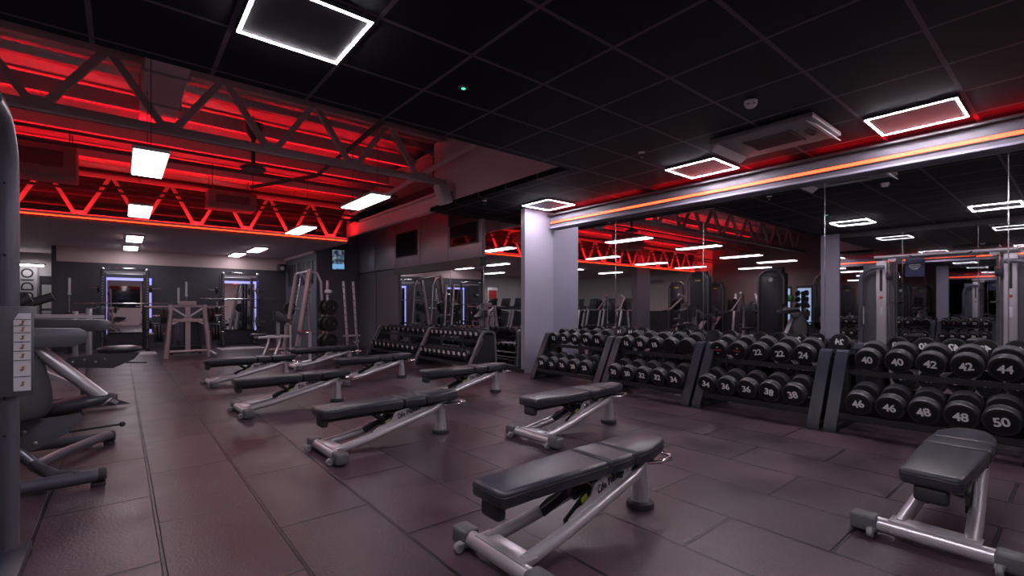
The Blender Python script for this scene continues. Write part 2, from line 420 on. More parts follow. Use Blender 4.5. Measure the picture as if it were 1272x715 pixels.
# ------------------------------------------------------------------ trusses
def truss(name, label, y, z0, z1, x0, x1, node0, pitch, m, cw=.09):
    t = thing(name, label, 'roof truss', ((x0 + x1) / 2, y, z0)); ox = (x0 + x1) / 2
    obj('bottom_chord', MB().box((0, 0, 0), (x1 - x0, cw, cw), bev=.006), m, t)
    obj('top_chord', MB().box((0, 0, z1 - z0), (x1 - x0, cw, cw), bev=.006), m, t)
    k = math.floor((x0 - node0) / pitch); 
    while node0 + k * pitch < x1:
        xn = node0 + k * pitch
        for s in (-1, 1):
            a = Vector((xn + s * .06 - ox, 0, .03)); b = Vector((xn + s * pitch / 2 * .93 - ox, 0, z1 - z0 - .03))
            if x0 < min(a.x, b.x) + ox and max(a.x, b.x) + ox < x1:
                obj('web_member', MB().bar([a, b], cw * .34, cw * .40, up=(0, 1, 0)), m, t)
        if x0 + .1 < xn < x1 - .1:
            obj('gusset_plate', MB().box((xn - ox, -cw * .5 - .004, .03), (.22, .008, .13)), m, t)
        k += 1
    return t
t1 = truss('roof_truss', 'grey steel roof truss crossing the open bay nearest the camera', YT1, H + 2.25, H + 3.05, -8.9, 4.58, .48, 1.2, M_truss, .10)
t2 = truss('roof_truss', 'far steel roof truss glowing red above an orange light strip', YT2, H + 1.70, H + 2.50, -8.9, 4.49, .326, .93, M_truss, .075)
obj('led_strip', MB().box((0, -.052, -.035), (13.3, .02, .030)), M_neon, t2)
lg = obj('added_strip_ledge', MB().box((0, -.105, -.024), (13.3, .14, .012)).box((0, -.172, -.012), (13.3, .008, .030)), M_truss, t2)  # ledge added to carry and hide the extra red strip
obj('added_red_strip', MB().box((0, -.135, -.014), (13.3, .035, .006)), M_addedred, lg)  # added strip, brightens the webs in place of the orange one
# purlins on the roof deck
for k, y in enumerate([5.1, 6.3, 8.7, 9.9, 11.1]):
    z = 4.62 + (3.92 - 4.62) * (y - YE) / (12.6 - YE)
    sbox('trim_%d' % (11 + k), (-9, y - .035, z - .20), (XB, y + .035, z), M_truss)
    tag(obj('red_uplight_strip', MB().box((-1.2, y + .10, z - .42), (11.4, .10, .015)).box((-1.2, y + .155, z - .405), (11.4, .012, .045)).box((-1.2, y + .045, z - .405), (11.4, .012, .045)), M_trimdark),
        'long red uplight batten under the roof deck, ' + ORD[k] + ' one away from the camera', 'light')
    tag(obj('led', MB().box((-1.2, y + .115, z - .405), (11.3, .03, .010)), M_redup2 if k < 2 else M_redup), None, None).parent = bpy.data.objects['red_uplight_strip' + ('' if k == 0 else '.%03d' % k)]
# pipes, trays and ducts under the deck
def pipe(name, label, cat, pts, r, m=M_pipe):
    return tag(obj(name, MB().tube(pts, r, 10), m), label, cat)
for k, (y, z) in enumerate([(9.2, 3.72), (9.34, 3.58), (11.3, 3.42), (11.42, 3.34), (5.7, 4.30)]):
    pipe('conduit_pipe', 'thin dark conduit crossing the roof bay, ' + ORD[k] + ' in the run', 'pipe', [(-8.9, y, z), (4.55, y, z)], .022)
pipe('conduit_pipe', 'dark pipe running lengthwise towards the far wall beside the bulkhead', 'pipe', [(2.9, 4.6, 4.0), (2.9, 9.4, 3.75), (2.0, 10.6, 3.62)], .035)
pipe('conduit_pipe', 'pale pipe running lengthwise close to the bulkhead', 'pipe', [(4.35, 4.5, 3.95), (4.35, 11.8, 3.45)], .05, M_bulk)
for k, y in enumerate([12.2, 12.28]):
    for j, z in enumerate([3.15, 3.38]):
        pipe('conduit_pipe', 'thin conduit behind the glowing truss, ' + ['lower', 'upper'][j] + [' front', ' rear'][k], 'pipe', [(-8.9, y + .05, z + .03 * k), (4.45, y + .05, z + .03 * k)], .016)
d = thing('roof_duct', 'rectangular pale duct running lengthwise high in the open bay', 'duct', (.42, 6.9, 3.98))
obj('duct_body', MB().box((0, 0, .16), (.42, 4.9, .32), bev=.01), M_bulk, d)
for k in range(5): obj('flange', MB().box((0, -2.2 + k * 1.1, .16), (.47, .03, .37)), M_truss, d)
d = thing('round_duct', 'pale round duct elbow coming out beside the bulkhead', 'duct', (4.05, 5.7, 4.1))
obj('duct_body', MB().tube([(-.8, .3, -.05), (-.2, .1, -.05), (.2, -.1, 0), (.5, -.3, .05)], .14, 20), M_bulk, d)
obj('collar', MB().tube([(-.24, .11, -.05), (-.16, .08, -.05)], .155, 20), M_truss, d)
# hanging air handling boxes
def ahu(label, c, s):
    t = thing('air_handler', label, 'air conditioner', c)
    obj('casing', MB().box((0, 0, s[2] / 2), s, bev=.015), M_dullred, t)
    for x in (-1, 1):
        for y in (-1, 1): obj('hanger_rod', MB().cyl((x * s[0] * .42, y * s[1] * .42, s[2]), (x * s[0] * .42, y * s[1] * .42, 4.1 - c[2]), .008, n=6), M_pipe, t)
    obj('grille', MB().box((0, -s[1] / 2 - .004, s[2] * .5), (s[0] * .7, .01, s[2] * .5)), M_pipe, t)
ahu('dull red ceiling-hung air handler at the left of the open bay', (-1.02, 10.5, H + 2.03), (.95, .7, .50))
ahu('small ceiling-hung air handler near the middle of the far truss', (1.75, 11.2, H + 1.98), (.85, .55, .32))
# pendant with cone canopy and disc
t = thing('pendant_fixture', 'dark pendant fixture with cone cap, rod and flat disc', 'ceiling fixture', (1.62, 8.4, H + 2.15))
obj('disc', MB().lathe([(0, .0), (.17, .0), (.19, .03), (.12, .07), (.03, .10)], (0, 0, 0), (0, 0, 1)), M_pipe, t)
obj('rod', MB().cyl((0, 0, .08), (0, 0, .62), .03), M_pipe, t)
obj('cone_cap', MB().lathe([(.03, .48), (.15, .66), (.17, .72), (0, .72)], (0, 0, 0), (0, 0, 1)), M_pipe, t)
obj('hanger', MB().cyl((0, 0, .72), (0, 0, .85), .012), M_pipe, t)
# white loudspeaker on the bulkhead
t = thing('wall_speaker', 'white tilted loudspeaker bracketed to the bulkhead', 'speaker', (4.50, 7.25, H + 1.98))
obj('cabinet', MB().box((-.10, 0, 0), (.20, .22, .36), RY(-.35), bev=.03, seg=3), M_housing, t)
obj('driver', MB().lathe([(.075, 0), (.08, .012), (.05, .006), (0, .01)], (-.205, 0, .03), (-1, 0, -.35)), M_pipe, t)
obj('bracket', MB().bar([(.09, 0, .05), (0, 0, .02)], .02, .05), M_housing, t)

# ------------------------------------------------------------------ lights
def frame_light(label, i, j, w=1, d=1):
    x0, x1, y0, y1 = GX0 + i * GPX + .03, GX0 + (i + w) * GPX - .03, GY0 + j * GPY + .03, GY0 + (j + d) * GPY - .03
    cx, cy = (x0 + x1) / 2, (y0 + y1) / 2
    t = thing('frame_ceiling_light', label, 'ceiling light', (cx, cy, CZ - .030))
    hx, hy = (x1 - x0) / 2, (y1 - y0) / 2
    m = MB(); e = .008
    m.box((0, -hy + e, .0), (2 * hx, 2 * e, .003)).box((0, hy - e, 0), (2 * hx, 2 * e, .003)).box((-hx + e, 0, 0), (2 * e, 2 * hy - 4 * e, .003)).box((hx - e, 0, 0), (2 * e, 2 * hy - 4 * e, .003))
    obj('led_frame', m, M_led, t)
    obj('housing', MB().box((0, 0, .016), (2 * hx + .01, 2 * hy + .01, .030)), M_trimdark, t)
frame_light('large glowing square frame light at the top of the photo', 0, 4)
frame_light('glowing square frame light nearest the right edge', 7, 1)
frame_light('glowing square frame light beside the ceiling cassette, middle of the row', 7, 4)
frame_light('smallest glowing square frame light above the lilac column', 7, 8)
frame_light('square frame light above the front bench, seen only in the mirror', 0, 1)
frame_light('unseen square frame light added just behind the camera on the left', 0, -2)  # this one and the next are added for illumination, out of view
frame_light('unseen square frame light added just behind the camera on the right', 7, -2)
def panel_light(label, x, y, z, L=1.25, w=.30, hang=True):
    t = thing('panel_light', label, 'ceiling light', (x, y, z))
    obj('diffuser', MB().box((0, 0, -.004), (w, L, .012)), M_panelled, t)
    obj('housing', MB().box((0, 0, .022), (w + .03, L + .03, .04), bev=.006), M_truss, t)
    if hang:
        for s in (-1, 1): obj('hanger_wire', MB().cyl((0, s * L * .4, .04), (0, s * L * .4, 4.1 - z), .004, n=5), M_pipe, t)
zl = Z2 - .043
panel_light('bright panel light nearest in the left-hand row over the open bay', .26, 7.1, zl + .06)
panel_light('panel light of the left-hand row just in front of the glowing truss', .26, 10.6, zl + .04)
panel_light('panel light of the left-hand row, first one beyond the glowing truss', .26, 14.7, zl, hang=False)
panel_light('panel light of the left-hand row nearest the far wall', .22, 17.1, zl, L=1.1, hang=False)
panel_light('bright panel light nearest in the right-hand row by the bulkhead', 3.05, 7.45, zl + .06)
panel_light('panel light of the right-hand row crossing the glowing truss line', 3.05, 11.0, zl + .04)
panel_light('panel light of the right-hand row, first one beyond the truss', 3.05, 15.3, zl, hang=False)
panel_light('panel light of the right-hand row nearest the far wall', 2.85, 17.2, zl, L=1.1, hang=False)
for k, (x, y) in enumerate([(-2.6, 7.2), (-2.6, 10.6), (-5.4, 7.2), (-5.4, 10.6), (-2.6, 14.8), (-5.4, 14.8), (-2.6, 18.6), (-5.4, 18.6), (-7.8, 9.0)]):
    panel_light('panel light over the cardio area seen in the mirrors, ' + ORD[k] + ' of the group', x, y, zl, hang=y < 12)
# small ceiling items
def smoke(label, x, y):
    t = thing('smoke_detector', label, 'smoke detector', (x, y, CZ - .055))
    obj('body', MB().lathe([(0, 0), (.035, 0), (.045, .012), (.055, .03), (.055, .055), (0, .055)], (0, 0, 0), (0, 0, 1)), M_housing, t)
    for k in range(6):
        a = k * PI / 3; obj('vent', MB().box((.046 * math.cos(a), .046 * math.sin(a), .022), (.012, .02, .012), RZ(a)), M_pipe, t)
smoke('white smoke detector on the black tiles left of the frame light', 4.32, 1.90)
def sprinkler(label, x, y):
    t = thing('sprinkler_head', label, 'sprinkler', (x, y, CZ - .06))
    obj('plate', MB().lathe([(0, .05), (.035, .052), (.04, .06), (0, .06)], (0, 0, 0), (0, 0, 1)), M_housing, t)
    obj('stem', MB().cyl((0, 0, .01), (0, 0, .055), .008), M_chrome, t)
    obj('deflector', MB().lathe([(0, 0), (.022, .0), (.022, .005), (0, .008)], (0, 0, 0), (0, 0, 1)), M_chrome, t)
sprinkler('small sprinkler head near the top right corner', 4.85, .12)
sprinkler('small sprinkler head left of the middle frame light', 4.75, 3.35)
sprinkler('small sprinkler head beside the smallest frame light', 4.85, 6.62)
t = thing('emergency_light', 'tiny round emergency light glowing green in the black ceiling', 'emergency light', (2.20, 3.30, CZ - .012))
obj('ring', MB().lathe([(.012, 0), (.04, .0), (.045, .012), (.012, .012)], (0, 0, 0), (0, 0, 1)), M_trimdark, t)
obj('lens', MB().lathe([(0, -.004), (.016, 0), (.014, .01), (0, .01)], (0, 0, 0), (0, 0, 1)), M_green, t)
# ceiling cassette
cx, cy = 5.13, 2.62
t = thing('ceiling_cassette', 'square ceiling air conditioning cassette with open flap by the light strip', 'air conditioner', (5.36, 2.12, CZ - .06))
obj('fascia', MB().prism([(-.40, -.50), (.40, -.50), (.40, .50), (-.40, .50)], 'z', 0, .055, bev=.015), M_dullred, t)
gm = MB()
for k in range(14): gm.box((-.17 + k * .026, 0, -.006), (.010, .44, .016))
obj('intake_grille', gm.box((0, .23, -.004), (.40, .016, .018)).box((0, -.23, -.004), (.40, .016, .018)), M_pipe, t)
obj('air_flap', MB().box((0, -.47, -.03), (.70, .10, .008), RX(.6)), M_housing, t)
obj('air_flap', MB().box((0, .47, -.03), (.70, .10, .008), RX(-.6)), M_housing, t)
obj('sensor_loop', MB().tube([(.0 + .10 * math.cos(a), -.35 + .035 * math.sin(a), -.012) for a in [k * PI / 6 for k in range(12)]], .008, 6, True), M_pipe, t)

# far room sign, door and lamps
t = thing('studio_sign', 'tall pale board reading STUDIO upright, left of the far wall', 'sign', (-2.22, 20.93, .10))
obj('board', MB().box((0, 0, 1.18), (.42, .03, 2.36), bev=.004), M_sign, t)
tm = text_mesh('studio', 'STUDIO', .40, M_blackprint, .002, bold=.003)
mesh_obj('lettering', tm, t, (0, -.019, 1.62), (PI / 2, -PI / 2, 0))
t = thing('wall_strip_light', 'glowing strip light above the upright sign', 'light', (-2.15, 20.6, 2.50))
obj('tube', MB().box((0, 0, 0), (.62, .06, .05)), M_panelled, t); obj('bracket', MB().box((0, .05, .045), (.70, .10, .035)), M_trimdark, t)
d = struct('door_1', MB().box((-1.72, 20.94, 1.1), (.5, .04, 2.2)), M_trimdark)
obj('upper_pane', MB().box((-1.72, 20.91, 1.55), (.38, .012, .75)), M_white, d); obj('lower_pane', MB().box((-1.72, 20.91, .75), (.38, .012, .5)), M_white, d)
obj('push_plate', MB().box((-1.72, 20.90, 1.06), (.38, .02, .10)), M_silver, d)
# dark inset panels and screens on the partition
for k, (a, b) in enumerate([(14.9, 15.5), (15.8, 16.5), (16.8, 17.6)]):
    tag(obj('wall_panel_board', MB().box((4.488, (a + b) / 2, 2.28), (.024, b - a, .72), bev=.004), M_trimdark), 'dark framed board on the partition, ' + ['nearest the camera', 'middle of the three', 'nearest the far wall'][k], 'board', 'boards on the partition')
t = thing('wall_screen', 'lit blue screen on the dark partition beside the neon line', 'screen', (5.12, 14.55, 2.33), PI / 2)
obj('bezel', MB().box((0, 0, .33), (.05, .40, .66), bev=.006), M_black, t); obj('display', MB().box((-.028, 0, .33), (.004, .36, .60)), M_screen2, t)
obj('picture_band', MB().box((-.031, 0, .13), (.003, .36, .14)), M_screen, t)
t = thing('corner_camera', 'small dark camera box in the far corner under the pale ceiling', 'camera', (4.28, 17.6, 2.44))
obj('housing', MB().box((0, 0, .12), (.26, .24, .26), bev=.03), M_trimdark, t); obj('lens', MB().lathe([(.07, 0), (.06, .03), (0, .035)], (-.02, -.12, .10), (0, -1, 0)), M_housing, t)
# windows of the left wall, seen only in the mirrors
for k, (a, b) in enumerate([(7.2, 7.8), (8.0, 8.6)]):
    f = struct('window_%d' % (k + 3), MB().box((-8.985, (a + b) / 2, 1.25), (.03, b - a, 1.7)), M_trimdark)
    obj('pane', MB().box((-8.965, (a + b) / 2, 1.25), (.012, b - a - .1, 1.5)), M_window, f)
# ================================================================== BENCHES
def zt(x): return .060 + .218 * (x - .12)
PADS = [  # outline (x, half width) runs
    [(0.0, .105), (.02, .125), (.70, .150), (.715, .140)],
    [(.735, .140), (.75, .152), (.93, .152), (.945, .142)],
    [(.965, .142), (.98, .150), (1.12, .140), (1.28, .105), (1.345, .075), (1.37, .030)]]
def pad_mesh(p, m):
    pts = [(x, -w) for x, w in p] + [(x, w) for x, w in reversed(p)]
    mb = MB().prism(pts, 'z', 0, .080, bev=.020, seg=3)
    return mb.mesh('pad', m, 60)
def seam_mesh(p):
    pts = [(x, -w - .001, .052) for x, w in p] + [(x, w + .001, .052) for x, w in reversed(p)]
    return MB().tube(pts, .003, 6, True).mesh('piping', M_black)
bm_ = {}
def bench_meshes():
    B = bm_
    B['pads'] = [pad_mesh(p, M_vinyl) for p in PADS]; B['pip'] = [seam_mesh(p) for p in PADS]
    B['bar'] = MB().tube([(.08, -.30, .058), (.08, .30, .058)], .040, 18).box((.115, 0, .096), (.10, .36, .010), bev=.003).mesh('foot_bar', M_silver)
    B['cap'] = MB().box((.08, 0, .058), (.094, .125, .090), bev=.016, seg=3).mesh('end_cap', M_endcap)
    B['wheel'] = MB().lathe([(.010, -.014), (.024, -.014), (.028, -.009), (.028, .009), (.024, .014), (.010, .014)], (.012, 0, .0285), (0, 1, 0), 20).mesh('wheel', M_wheel)
    B['fork'] = MB().box((.03, 0, .040), (.05, .040, .018), bev=.003).mesh('wheel_fork', M_silver2)
    for s, nm in ((-1, 'r1'), (1, 'r2')):
        P = [(.11, s * .140, .075), (.40, s * .125, zt(.40)), (1.02, s * .085, zt(1.02)), (1.10, s * .070, zt(1.10) + .006), (1.16, s * .045, .292), (1.20, s * .02, .300)]
        B[nm] = MB().tube(P, [.033, .034, .034, .034, .032, .028], 16).mesh('main_tube', M_silver)
        y = s * .118
        out = [(.42, zt(.42) - .01), (.44, zt(.42) + .045), (.50, zt(.5) + .06), (.56, zt(.56) + .058), (.62, zt(.62) + .075), (.655, zt(.655) + .12), (.70, zt(.7) + .125), (.78, zt(.78) + .115), (.81, .318), (.845, .326), (.88, .318), (.90, .295), (.94, zt(.94) + .062), (1.0, zt(1.0) + .040), (1.03, zt(1.03) - .005)]
        pm = MB(); pm.prism(out, 'y', -.004, .004)
        for v in pm.b.verts: v.co.y += s * (.112 - (v.co.x - .42) * .065)
        B['g' + nm] = pm.mesh('gusset_plate', M_silver)
        bl = MB()
        for (bx, bz) in ((.685, zt(.685) + .092),):
            bl.lathe([(.0, 0), (.014, 0), (.014, .008), (.009, .013), (0, .013)], (bx, s * (.116 - (bx - .42) * .065), bz), (0, s, 0), 14)
        B['b' + nm] = bl.mesh('pivot_bolt', M_chrome)
        B['c' + nm] = MB().lathe([(.0, 0), (.014, 0), (.014, .008), (.009, .013), (0, .013)], (.845, s * (.116 - .425 * .065), .303), (0, s, 0), 14).mesh('pivot_bolt', M_chrome)
    B['post'] = MB().lathe([(.056, .03), (.050, .10), (.042, .22), (.038, .31), (.030, .322), (0, .322)], (1.20, 0, 0), (0, 0, 1), 24).mesh('rear_post', M_silver)
    B['foot'] = MB().lathe([(.0, 0), (.082, 0), (.086, .012), (.080, .034), (.055, .040), (0, .040)], (1.20, 0, 0), (0, 0, 1), 28).mesh('rubber_foot', M_rubber)
    h = [(1.19, -.045, .285), (1.28, -.095, .283), (1.39, -.095, .281), (1.455, -.05, .281), (1.455, .05, .281), (1.39, .095, .281), (1.28, .095, .283), (1.19, .045, .285)]
    B['handle'] = MB().tube(h, .014, 10).mesh('lift_handle', M_chrome)
    B['rail'] = MB().bar([(.06, 0, .312), (.70, 0, .312)], .022, .035).bar([(.25, -.07, .327), (.25, .07, .327)], .01, .02).bar([(.6, -.08, .327), (.6, .08, .327)], .01, .02).mesh('pad_support', M_black)
    B['rail2'] = MB().bar([(.74, 0, .312), (1.30, 0, .312)], .022, .035).bar([(1.15, -.07, .327), (1.15, .07, .327)], .01, .02).box((.84, 0, .322), (.08, .24, .028)).mesh('seat_support', M_graph)
    B['bump'] = MB().box((.045, 0, .296), (.060, .14, .085), bev=.022, seg=3).mesh('bumper', M_rubber)
    B['strut'] = MB().tube([(.48, 0, .300), (.60, 0, .215), (.72, 0, .24)], .022, 10).cyl((.50, -.06, .285), (.50, .06, .285), .018, n=12).mesh('adjusting_strut', M_graph)
    B['arm'] = MB().bar([(.44, .085, .14), (.60, .06, .21), (.80, .04, .295)], .024, .007, up=(0, 0, 1)).bar([(.44, -.085, .14), (.60, -.06, .21), (.80, -.04, .295)], .024, .007, up=(0, 0, 1)).cyl((.845, -.13, .303), (.845, .13, .303), .014, n=12).mesh('pivot_arm', M_black)
    B['block'] = MB().box((.72, 0, .262), (.12, .10, .085), bev=.012).mesh('latch_block', M_black)
    B['stick'] = MB().box((.60, -.074, .222), (.05, .003, .034), RY(-.45)).mesh('warning_sticker', M_yellow)
    B['knob'] = MB().lathe([(0, 0), (.014, .002), (.017, .012), (.012, .024), (0, .026)], (.66, -.065, .285), (0, -1, .2), 14).cyl((.66, .0, .285), (.66, -.067, .285), .006, n=8).mesh('pull_pin', M_chrome)
    B['logo'] = text_mesh('logo', 'Life Fitness', .056, M_blackprint, .0008, bold=.0014)
bench_meshes()
def make_bench(label, loc, rz, red=False):
    B = bm_
    t = thing('adjustable_bench', label, 'weight bench', loc, rz, 'adjustable weight benches')
    for k, nm in enumerate(['backrest_pad', 'middle_pad', 'seat_pad']):
        p = mesh_obj(nm, B['pads'][k], t, (0, 0, .335)); mesh_obj('piping', B['pip'][k], p)
    fb = mesh_obj('foot_bar', B['bar'], t)
    for s in (-1, 1):
        mesh_obj('end_cap', B['cap'], fb, (0, s * .285, 0))
        w = mesh_obj('wheel', B['wheel'], t, (0, s * .245, 0)); mesh_obj('wheel_fork', B['fork'], w)
    for nm in ('r1', 'r2'):
        mesh_obj('main_tube', B[nm], t); g = mesh_obj('gusset_plate', B['g' + nm], t); mesh_obj('pivot_bolt', B['b' + nm], g); mesh_obj('pivot_bolt', B['c' + nm], g)
        s = -1 if nm == 'r1' else 1
        mesh_obj('maker_lettering', B['logo'], g, (.80, s * (.112 - .38 * .065 + .0056), zt(.80) + .072), (PI / 2, -math.radians(12.3) * (1 if s < 0 else -1), .065 if s < 0 else PI - .065))
    pp = mesh_obj('rear_post', B['post'], t); mesh_obj('rubber_foot', B['foot'], pp)
    for key, nm in (('handle', 'lift_handle'), ('rail', 'pad_support'), ('rail2', 'seat_support'), ('bump', 'bumper'), ('strut', 'adjusting_strut'), ('arm', 'pivot_arm'), ('block', 'latch_block'), ('knob', 'pull_pin')):
        mesh_obj(nm, B[key], t)
    mesh_obj('warning_sticker', B['stick'], t)
    return t
b0 = make_bench('black padded adjustable bench nearest the camera, bottom centre', (1.31, 1.78, 0), 0)
R_ = math.radians
for lab, x, y, a in [('black padded bench in front of the rack numbered 12 to 28', 2.85, 3.24, 1.5),
                     ('black padded bench left of centre, third from the camera', 1.24, 4.02, 2),
                     ('black padded bench behind the left-of-centre one, fourth down the aisle', 1.0, 6.22, 3),
                     ('farthest black padded bench of the left-hand column', 1.0, 8.75, 3),
                     ('padded bench standing in front of the nearer half of the far dumbbell racks', 3.02, 5.47, 1),
                     ('black padded bench with a red knob at its low end', 2.62, 7.62, 3),
                     ('black padded bench farthest away, beside the far rack end', 2.57, 9.95, 3),
                     ('black padded bench at the bottom right corner of the photo', 3.12, .50, 0)]:
    dup(b0, (x, y, 0), R_(a), lab)
kn = [o for o in bpy.data.objects if o.get('label') == 'black padded bench with a red knob at its low end'][0]
tag(obj('red_knob', MB().lathe([(0, -.025), (.018, -.02), (.025, 0), (.018, .02), (0, .025)], (.03, -.03, .235), (0, 0, 1), 16), M_redplastic, kn), 'red knob')

# ================================================================== DUMBBELLS
dm = {}
def dumbbell_parts(dia, grip=.125, th=.11, tag_=''):
    k = (dia, grip, th)
    if k in dm: return dm[k]
    R = dia / 2; e = .012
    out = [(R * .80, 0), (R * .84, .004), (R * .96, .006), (R, e + .006), (R, th * .55), (R * .985, th * .58), (R * .985, th * .62), (R, th * .65), (R, th - e), (R * .93, th - .002), (R * .35, th), (0, th)]
    prof = [(0, .004), (R * .80, .004)] + out[1:] if False else [(0, .003)] + [(R * .78, .003)] + out[1:]
    f = MB().lathe(prof, (-(grip / 2 + th), 0, 0), (1, 0, 0), 36).mesh('head', M_head, 30)
    b = MB().lathe(prof, ((grip / 2 + th), 0, 0), (-1, 0, 0), 36).mesh('head', M_head, 30)
    g = MB().lathe([(.014, -.002), (.016, .02), (.018, grip / 2), (.016, grip - .02), (.014, grip + .002)], (-grip / 2, 0, 0), (1, 0, 0), 16).lathe([(.026, 0), (.026, .008), (0, .008)], (-grip / 2, 0, 0), (1, 0, 0), 16).lathe([(.026, 0), (.026, .008), (0, .008)], (grip / 2, 0, 0), (-1, 0, 0), 16).mesh('handle', M_chrome)
    for me_, sg in ((f, -1), (b, 1)):
        me_.materials.append(M_face)
        for p in me_.polygons:
            if p.normal.x * sg > .9 and p.center.x * sg > grip / 2 + th * .8 and math.hypot(p.center.y, p.center.z) < R * .82: p.material_index = 1
    dm[k] = (f, b, g); return dm[k]
tmx = {}
def num_mesh(s, size):
    k = (s, round(size, 3))
    if k not in tmx: tmx[k] = text_mesh('number', s, size, M_digit, .0006, bold=.0028 if size > .06 else (.0018 if size > .03 else .0006), spacing=.95)
    return tmx[k]
def dumbbell(label, num, dia, loc, group, roll=0.0, tilt=0.0, back=True, grip=.125, th=.11, logo=False, print_size=None):
    f, b, g = dumbbell_parts(dia, grip, th)
    t = thing('dumbbell', label, 'dumbbell', loc, 0, group); t.rotation_euler = (roll, tilt, 0)
    hf = mesh_obj('head', f, t); hb = mesh_obj('head', b, t); mesh_obj('handle', g, t)
    ps = print_size or dia * .44
    x = -(grip / 2 + th) + .001
    if logo:
        if 'plate' not in dm:
            dm['plate'] = MB().box((0, 0, 0), (.003, .085, .016), bev=.001).mesh('badge', M_redprint)
            dm['plate2'] = MB().box((0, 0, 0), (.003, .02, .010)).mesh('badge', M_digit)
        mesh_obj('badge', dm['plate'], hf, (x, 0, 0)); mesh_obj('badge', dm['plate2'], hf, (x, 0, .035)); mesh_obj('badge', dm['plate2'], hf, (x, 0, -.04))
    elif num: mesh_obj('number', num_mesh(num, ps), hf, (x, 0, 0), (PI / 2, 0, -PI / 2))
    if back and num: mesh_obj('number', num_mesh(num, ps), hb, (-x, 0, 0), (PI / 2, 0, PI / 2))
    return t

def rack(name, label, x, y0, y1, tiers, bar_w=.11, D=.70, top=.80, shade=None):
    """two tier slanted rack, open to -x"""
    m = shade or M_graph
    t = thing(name, label, 'dumbbell rack', (x, (y0 + y1) / 2, 0)); hw = (y1 - y0) / 2
    for s in (-1, 1):
        y = s * (hw - bar_w / 2)
        P = [(0.03, y, .0), (.035, y, .05), (.37, y, top - .09), (.40, y, top - .045), (.45, y, top - .03), (.60, y, top - .04), (.66, y, top - .08), (D, y, 0.05), (D, y, 0)]
        obj('side_frame', MB().bar(P, .020, bar_w / 2, up=(1, 0, .2)), m, t)
        obj('base_runner', MB().box((D / 2 + .01, y, .03), (D - .04, bar_w * .7, .055), bev=.008), M_black, t)
        obj('side_web', MB().prism([(.10, .06), (D - .03, .06), (.64, top - .12), (.45, top - .09)], 'y', y - .012, y + .012), M_black, t)
    for zf, zb, xf, xb in tiers:
        obj('tray_rail', MB().bar([(xf, -hw + bar_w, zf), (xf, hw - bar_w, zf)], .020, .020, up=(0, 0, 1)).box((xf - .02, 0, zf + .012), (.012, 2 * (hw - bar_w), .045)), M_black, t)
        obj('tray_rail', MB().bar([(xb, -hw + bar_w, zb), (xb, hw - bar_w, zb)], .020, .020, up=(0, 0, 1)), M_black, t)
    obj('back_beam', MB().box((D - .03, 0, .12), (.05, 2 * (hw - bar_w), .09), bev=.006), M_black, t)
    obj('lower_beam', MB().box((.30, 0, .12), (.06, 2 * (hw - bar_w), .06), bev=.006), M_black, t)
    return t
XR = 5.42
TI = [(.155, .230, .11, .35), (.565, .645, .40, .62)]
racks = [('D', 'dumbbell rack nearest the camera, holding numbers 40 to 50', .04, 1.68, ['40', '40', '42', '42', '44', '44'], ['46', '46', '48', '48', '50', '50'], .215, 1.40),
         ('C', 'dumbbell rack second from the camera, holding numbers 22 to 38', 1.72, 3.10, ['', '', '22', '22', '24'], ['34', '36', '36', '38', '38'], .210, 2.94),
         ('B', 'dumbbell rack second from the lilac column, holding numbers 16 to 34', 3.14, 4.56, ['16', '18', '18', '', ''], ['30', '30', '32', '32', '34'], .206, 4.34),
         ('A', 'dumbbell rack beside the lilac column, holding numbers 12 to 28', 4.60, 6.10, ['12', '12', '14', '14', '16'], ['24', '26', '26', '28', '28'], .196, 5.86)]
RL = dict(D='nearest rack', C='second rack', B='third rack', A='rack by column')
for key, lab, y0, y1, up, lo, dia, ys_ in racks:
    rack('dumbbell_rack', lab, XR, y0, y1, TI)
    for tier, nums in (('upper', up), ('lower', lo)):
        for k, nm in enumerate(nums):
            y = ys_ - k * .241
            dd = dia + (.010 if tier == 'lower' else 0) + .003 * k
            if tier == 'upper': xx, zz = XR + .51, .618 + dd / 2 + .025
            else: xx, zz = XR + .22, .215 + dd / 2 + .022
            what = ('numbered ' + nm) if nm else 'with blank face'
            if key == 'C' and not nm: what = 'with red badge'
            l = 'black dumbbell %s, %s from the left, %s tier, %s' % (what, ORD[k], tier, RL[key])
            d = dumbbell(l, nm, dd, (xx, y, zz), 'dumbbells on the ' + RL[key], roll=random.uniform(-.22, .22), tilt=-.27, logo=(key == 'C' and not nm))
# far racks, ten to a tier
XF = 4.86
M_farframe = mat('grey_rack_frame', (0.16, 0.155, 0.175), 0.4, 0.4)
for key, lab, y0, y1, n0 in [('near', 'long low rack of small dumbbells under the far mirror, nearer half', 7.20, 9.22, 22), ('far', 'long low rack of small dumbbells under the far mirror, distant half', 9.22, 11.80, 2)]:
    rack('dumbbell_rack', lab, XF, y0, y1, TI, bar_w=.055, shade=M_farframe)
    for tier in ('upper', 'lower'):
        for k in range(10):
            y = y1 - .16 - k * ((y1 - y0 - .30) / 9.4)
            dd = (.150 if key == 'near' else .120) + .003 * k + (.012 if tier == 'lower' else 0)
            if tier == 'upper': xx, zz = XF + .51, .618 + dd / 2 + .025
            else: xx, zz = XF + .24, .24 + dd / 2 + .025
            n = n0 + 2 * (k // 2) if key == 'near' else 1 + k
            n += 10 if tier == 'lower' else 0
            dumbbell('small black dumbbell, %s from the far end, %s tier, %s half of long rack' % (ORD[k], tier, 'nearer' if key == 'near' else 'distant'), str(n), dd, (xx, y, zz),
                     'dumbbells on the %s half of the long rack' % ('nearer' if key == 'near' else 'distant'), roll=random.uniform(-.2, .2), tilt=-.10, back=False, grip=.12, th=.085, print_size=dd * .5)
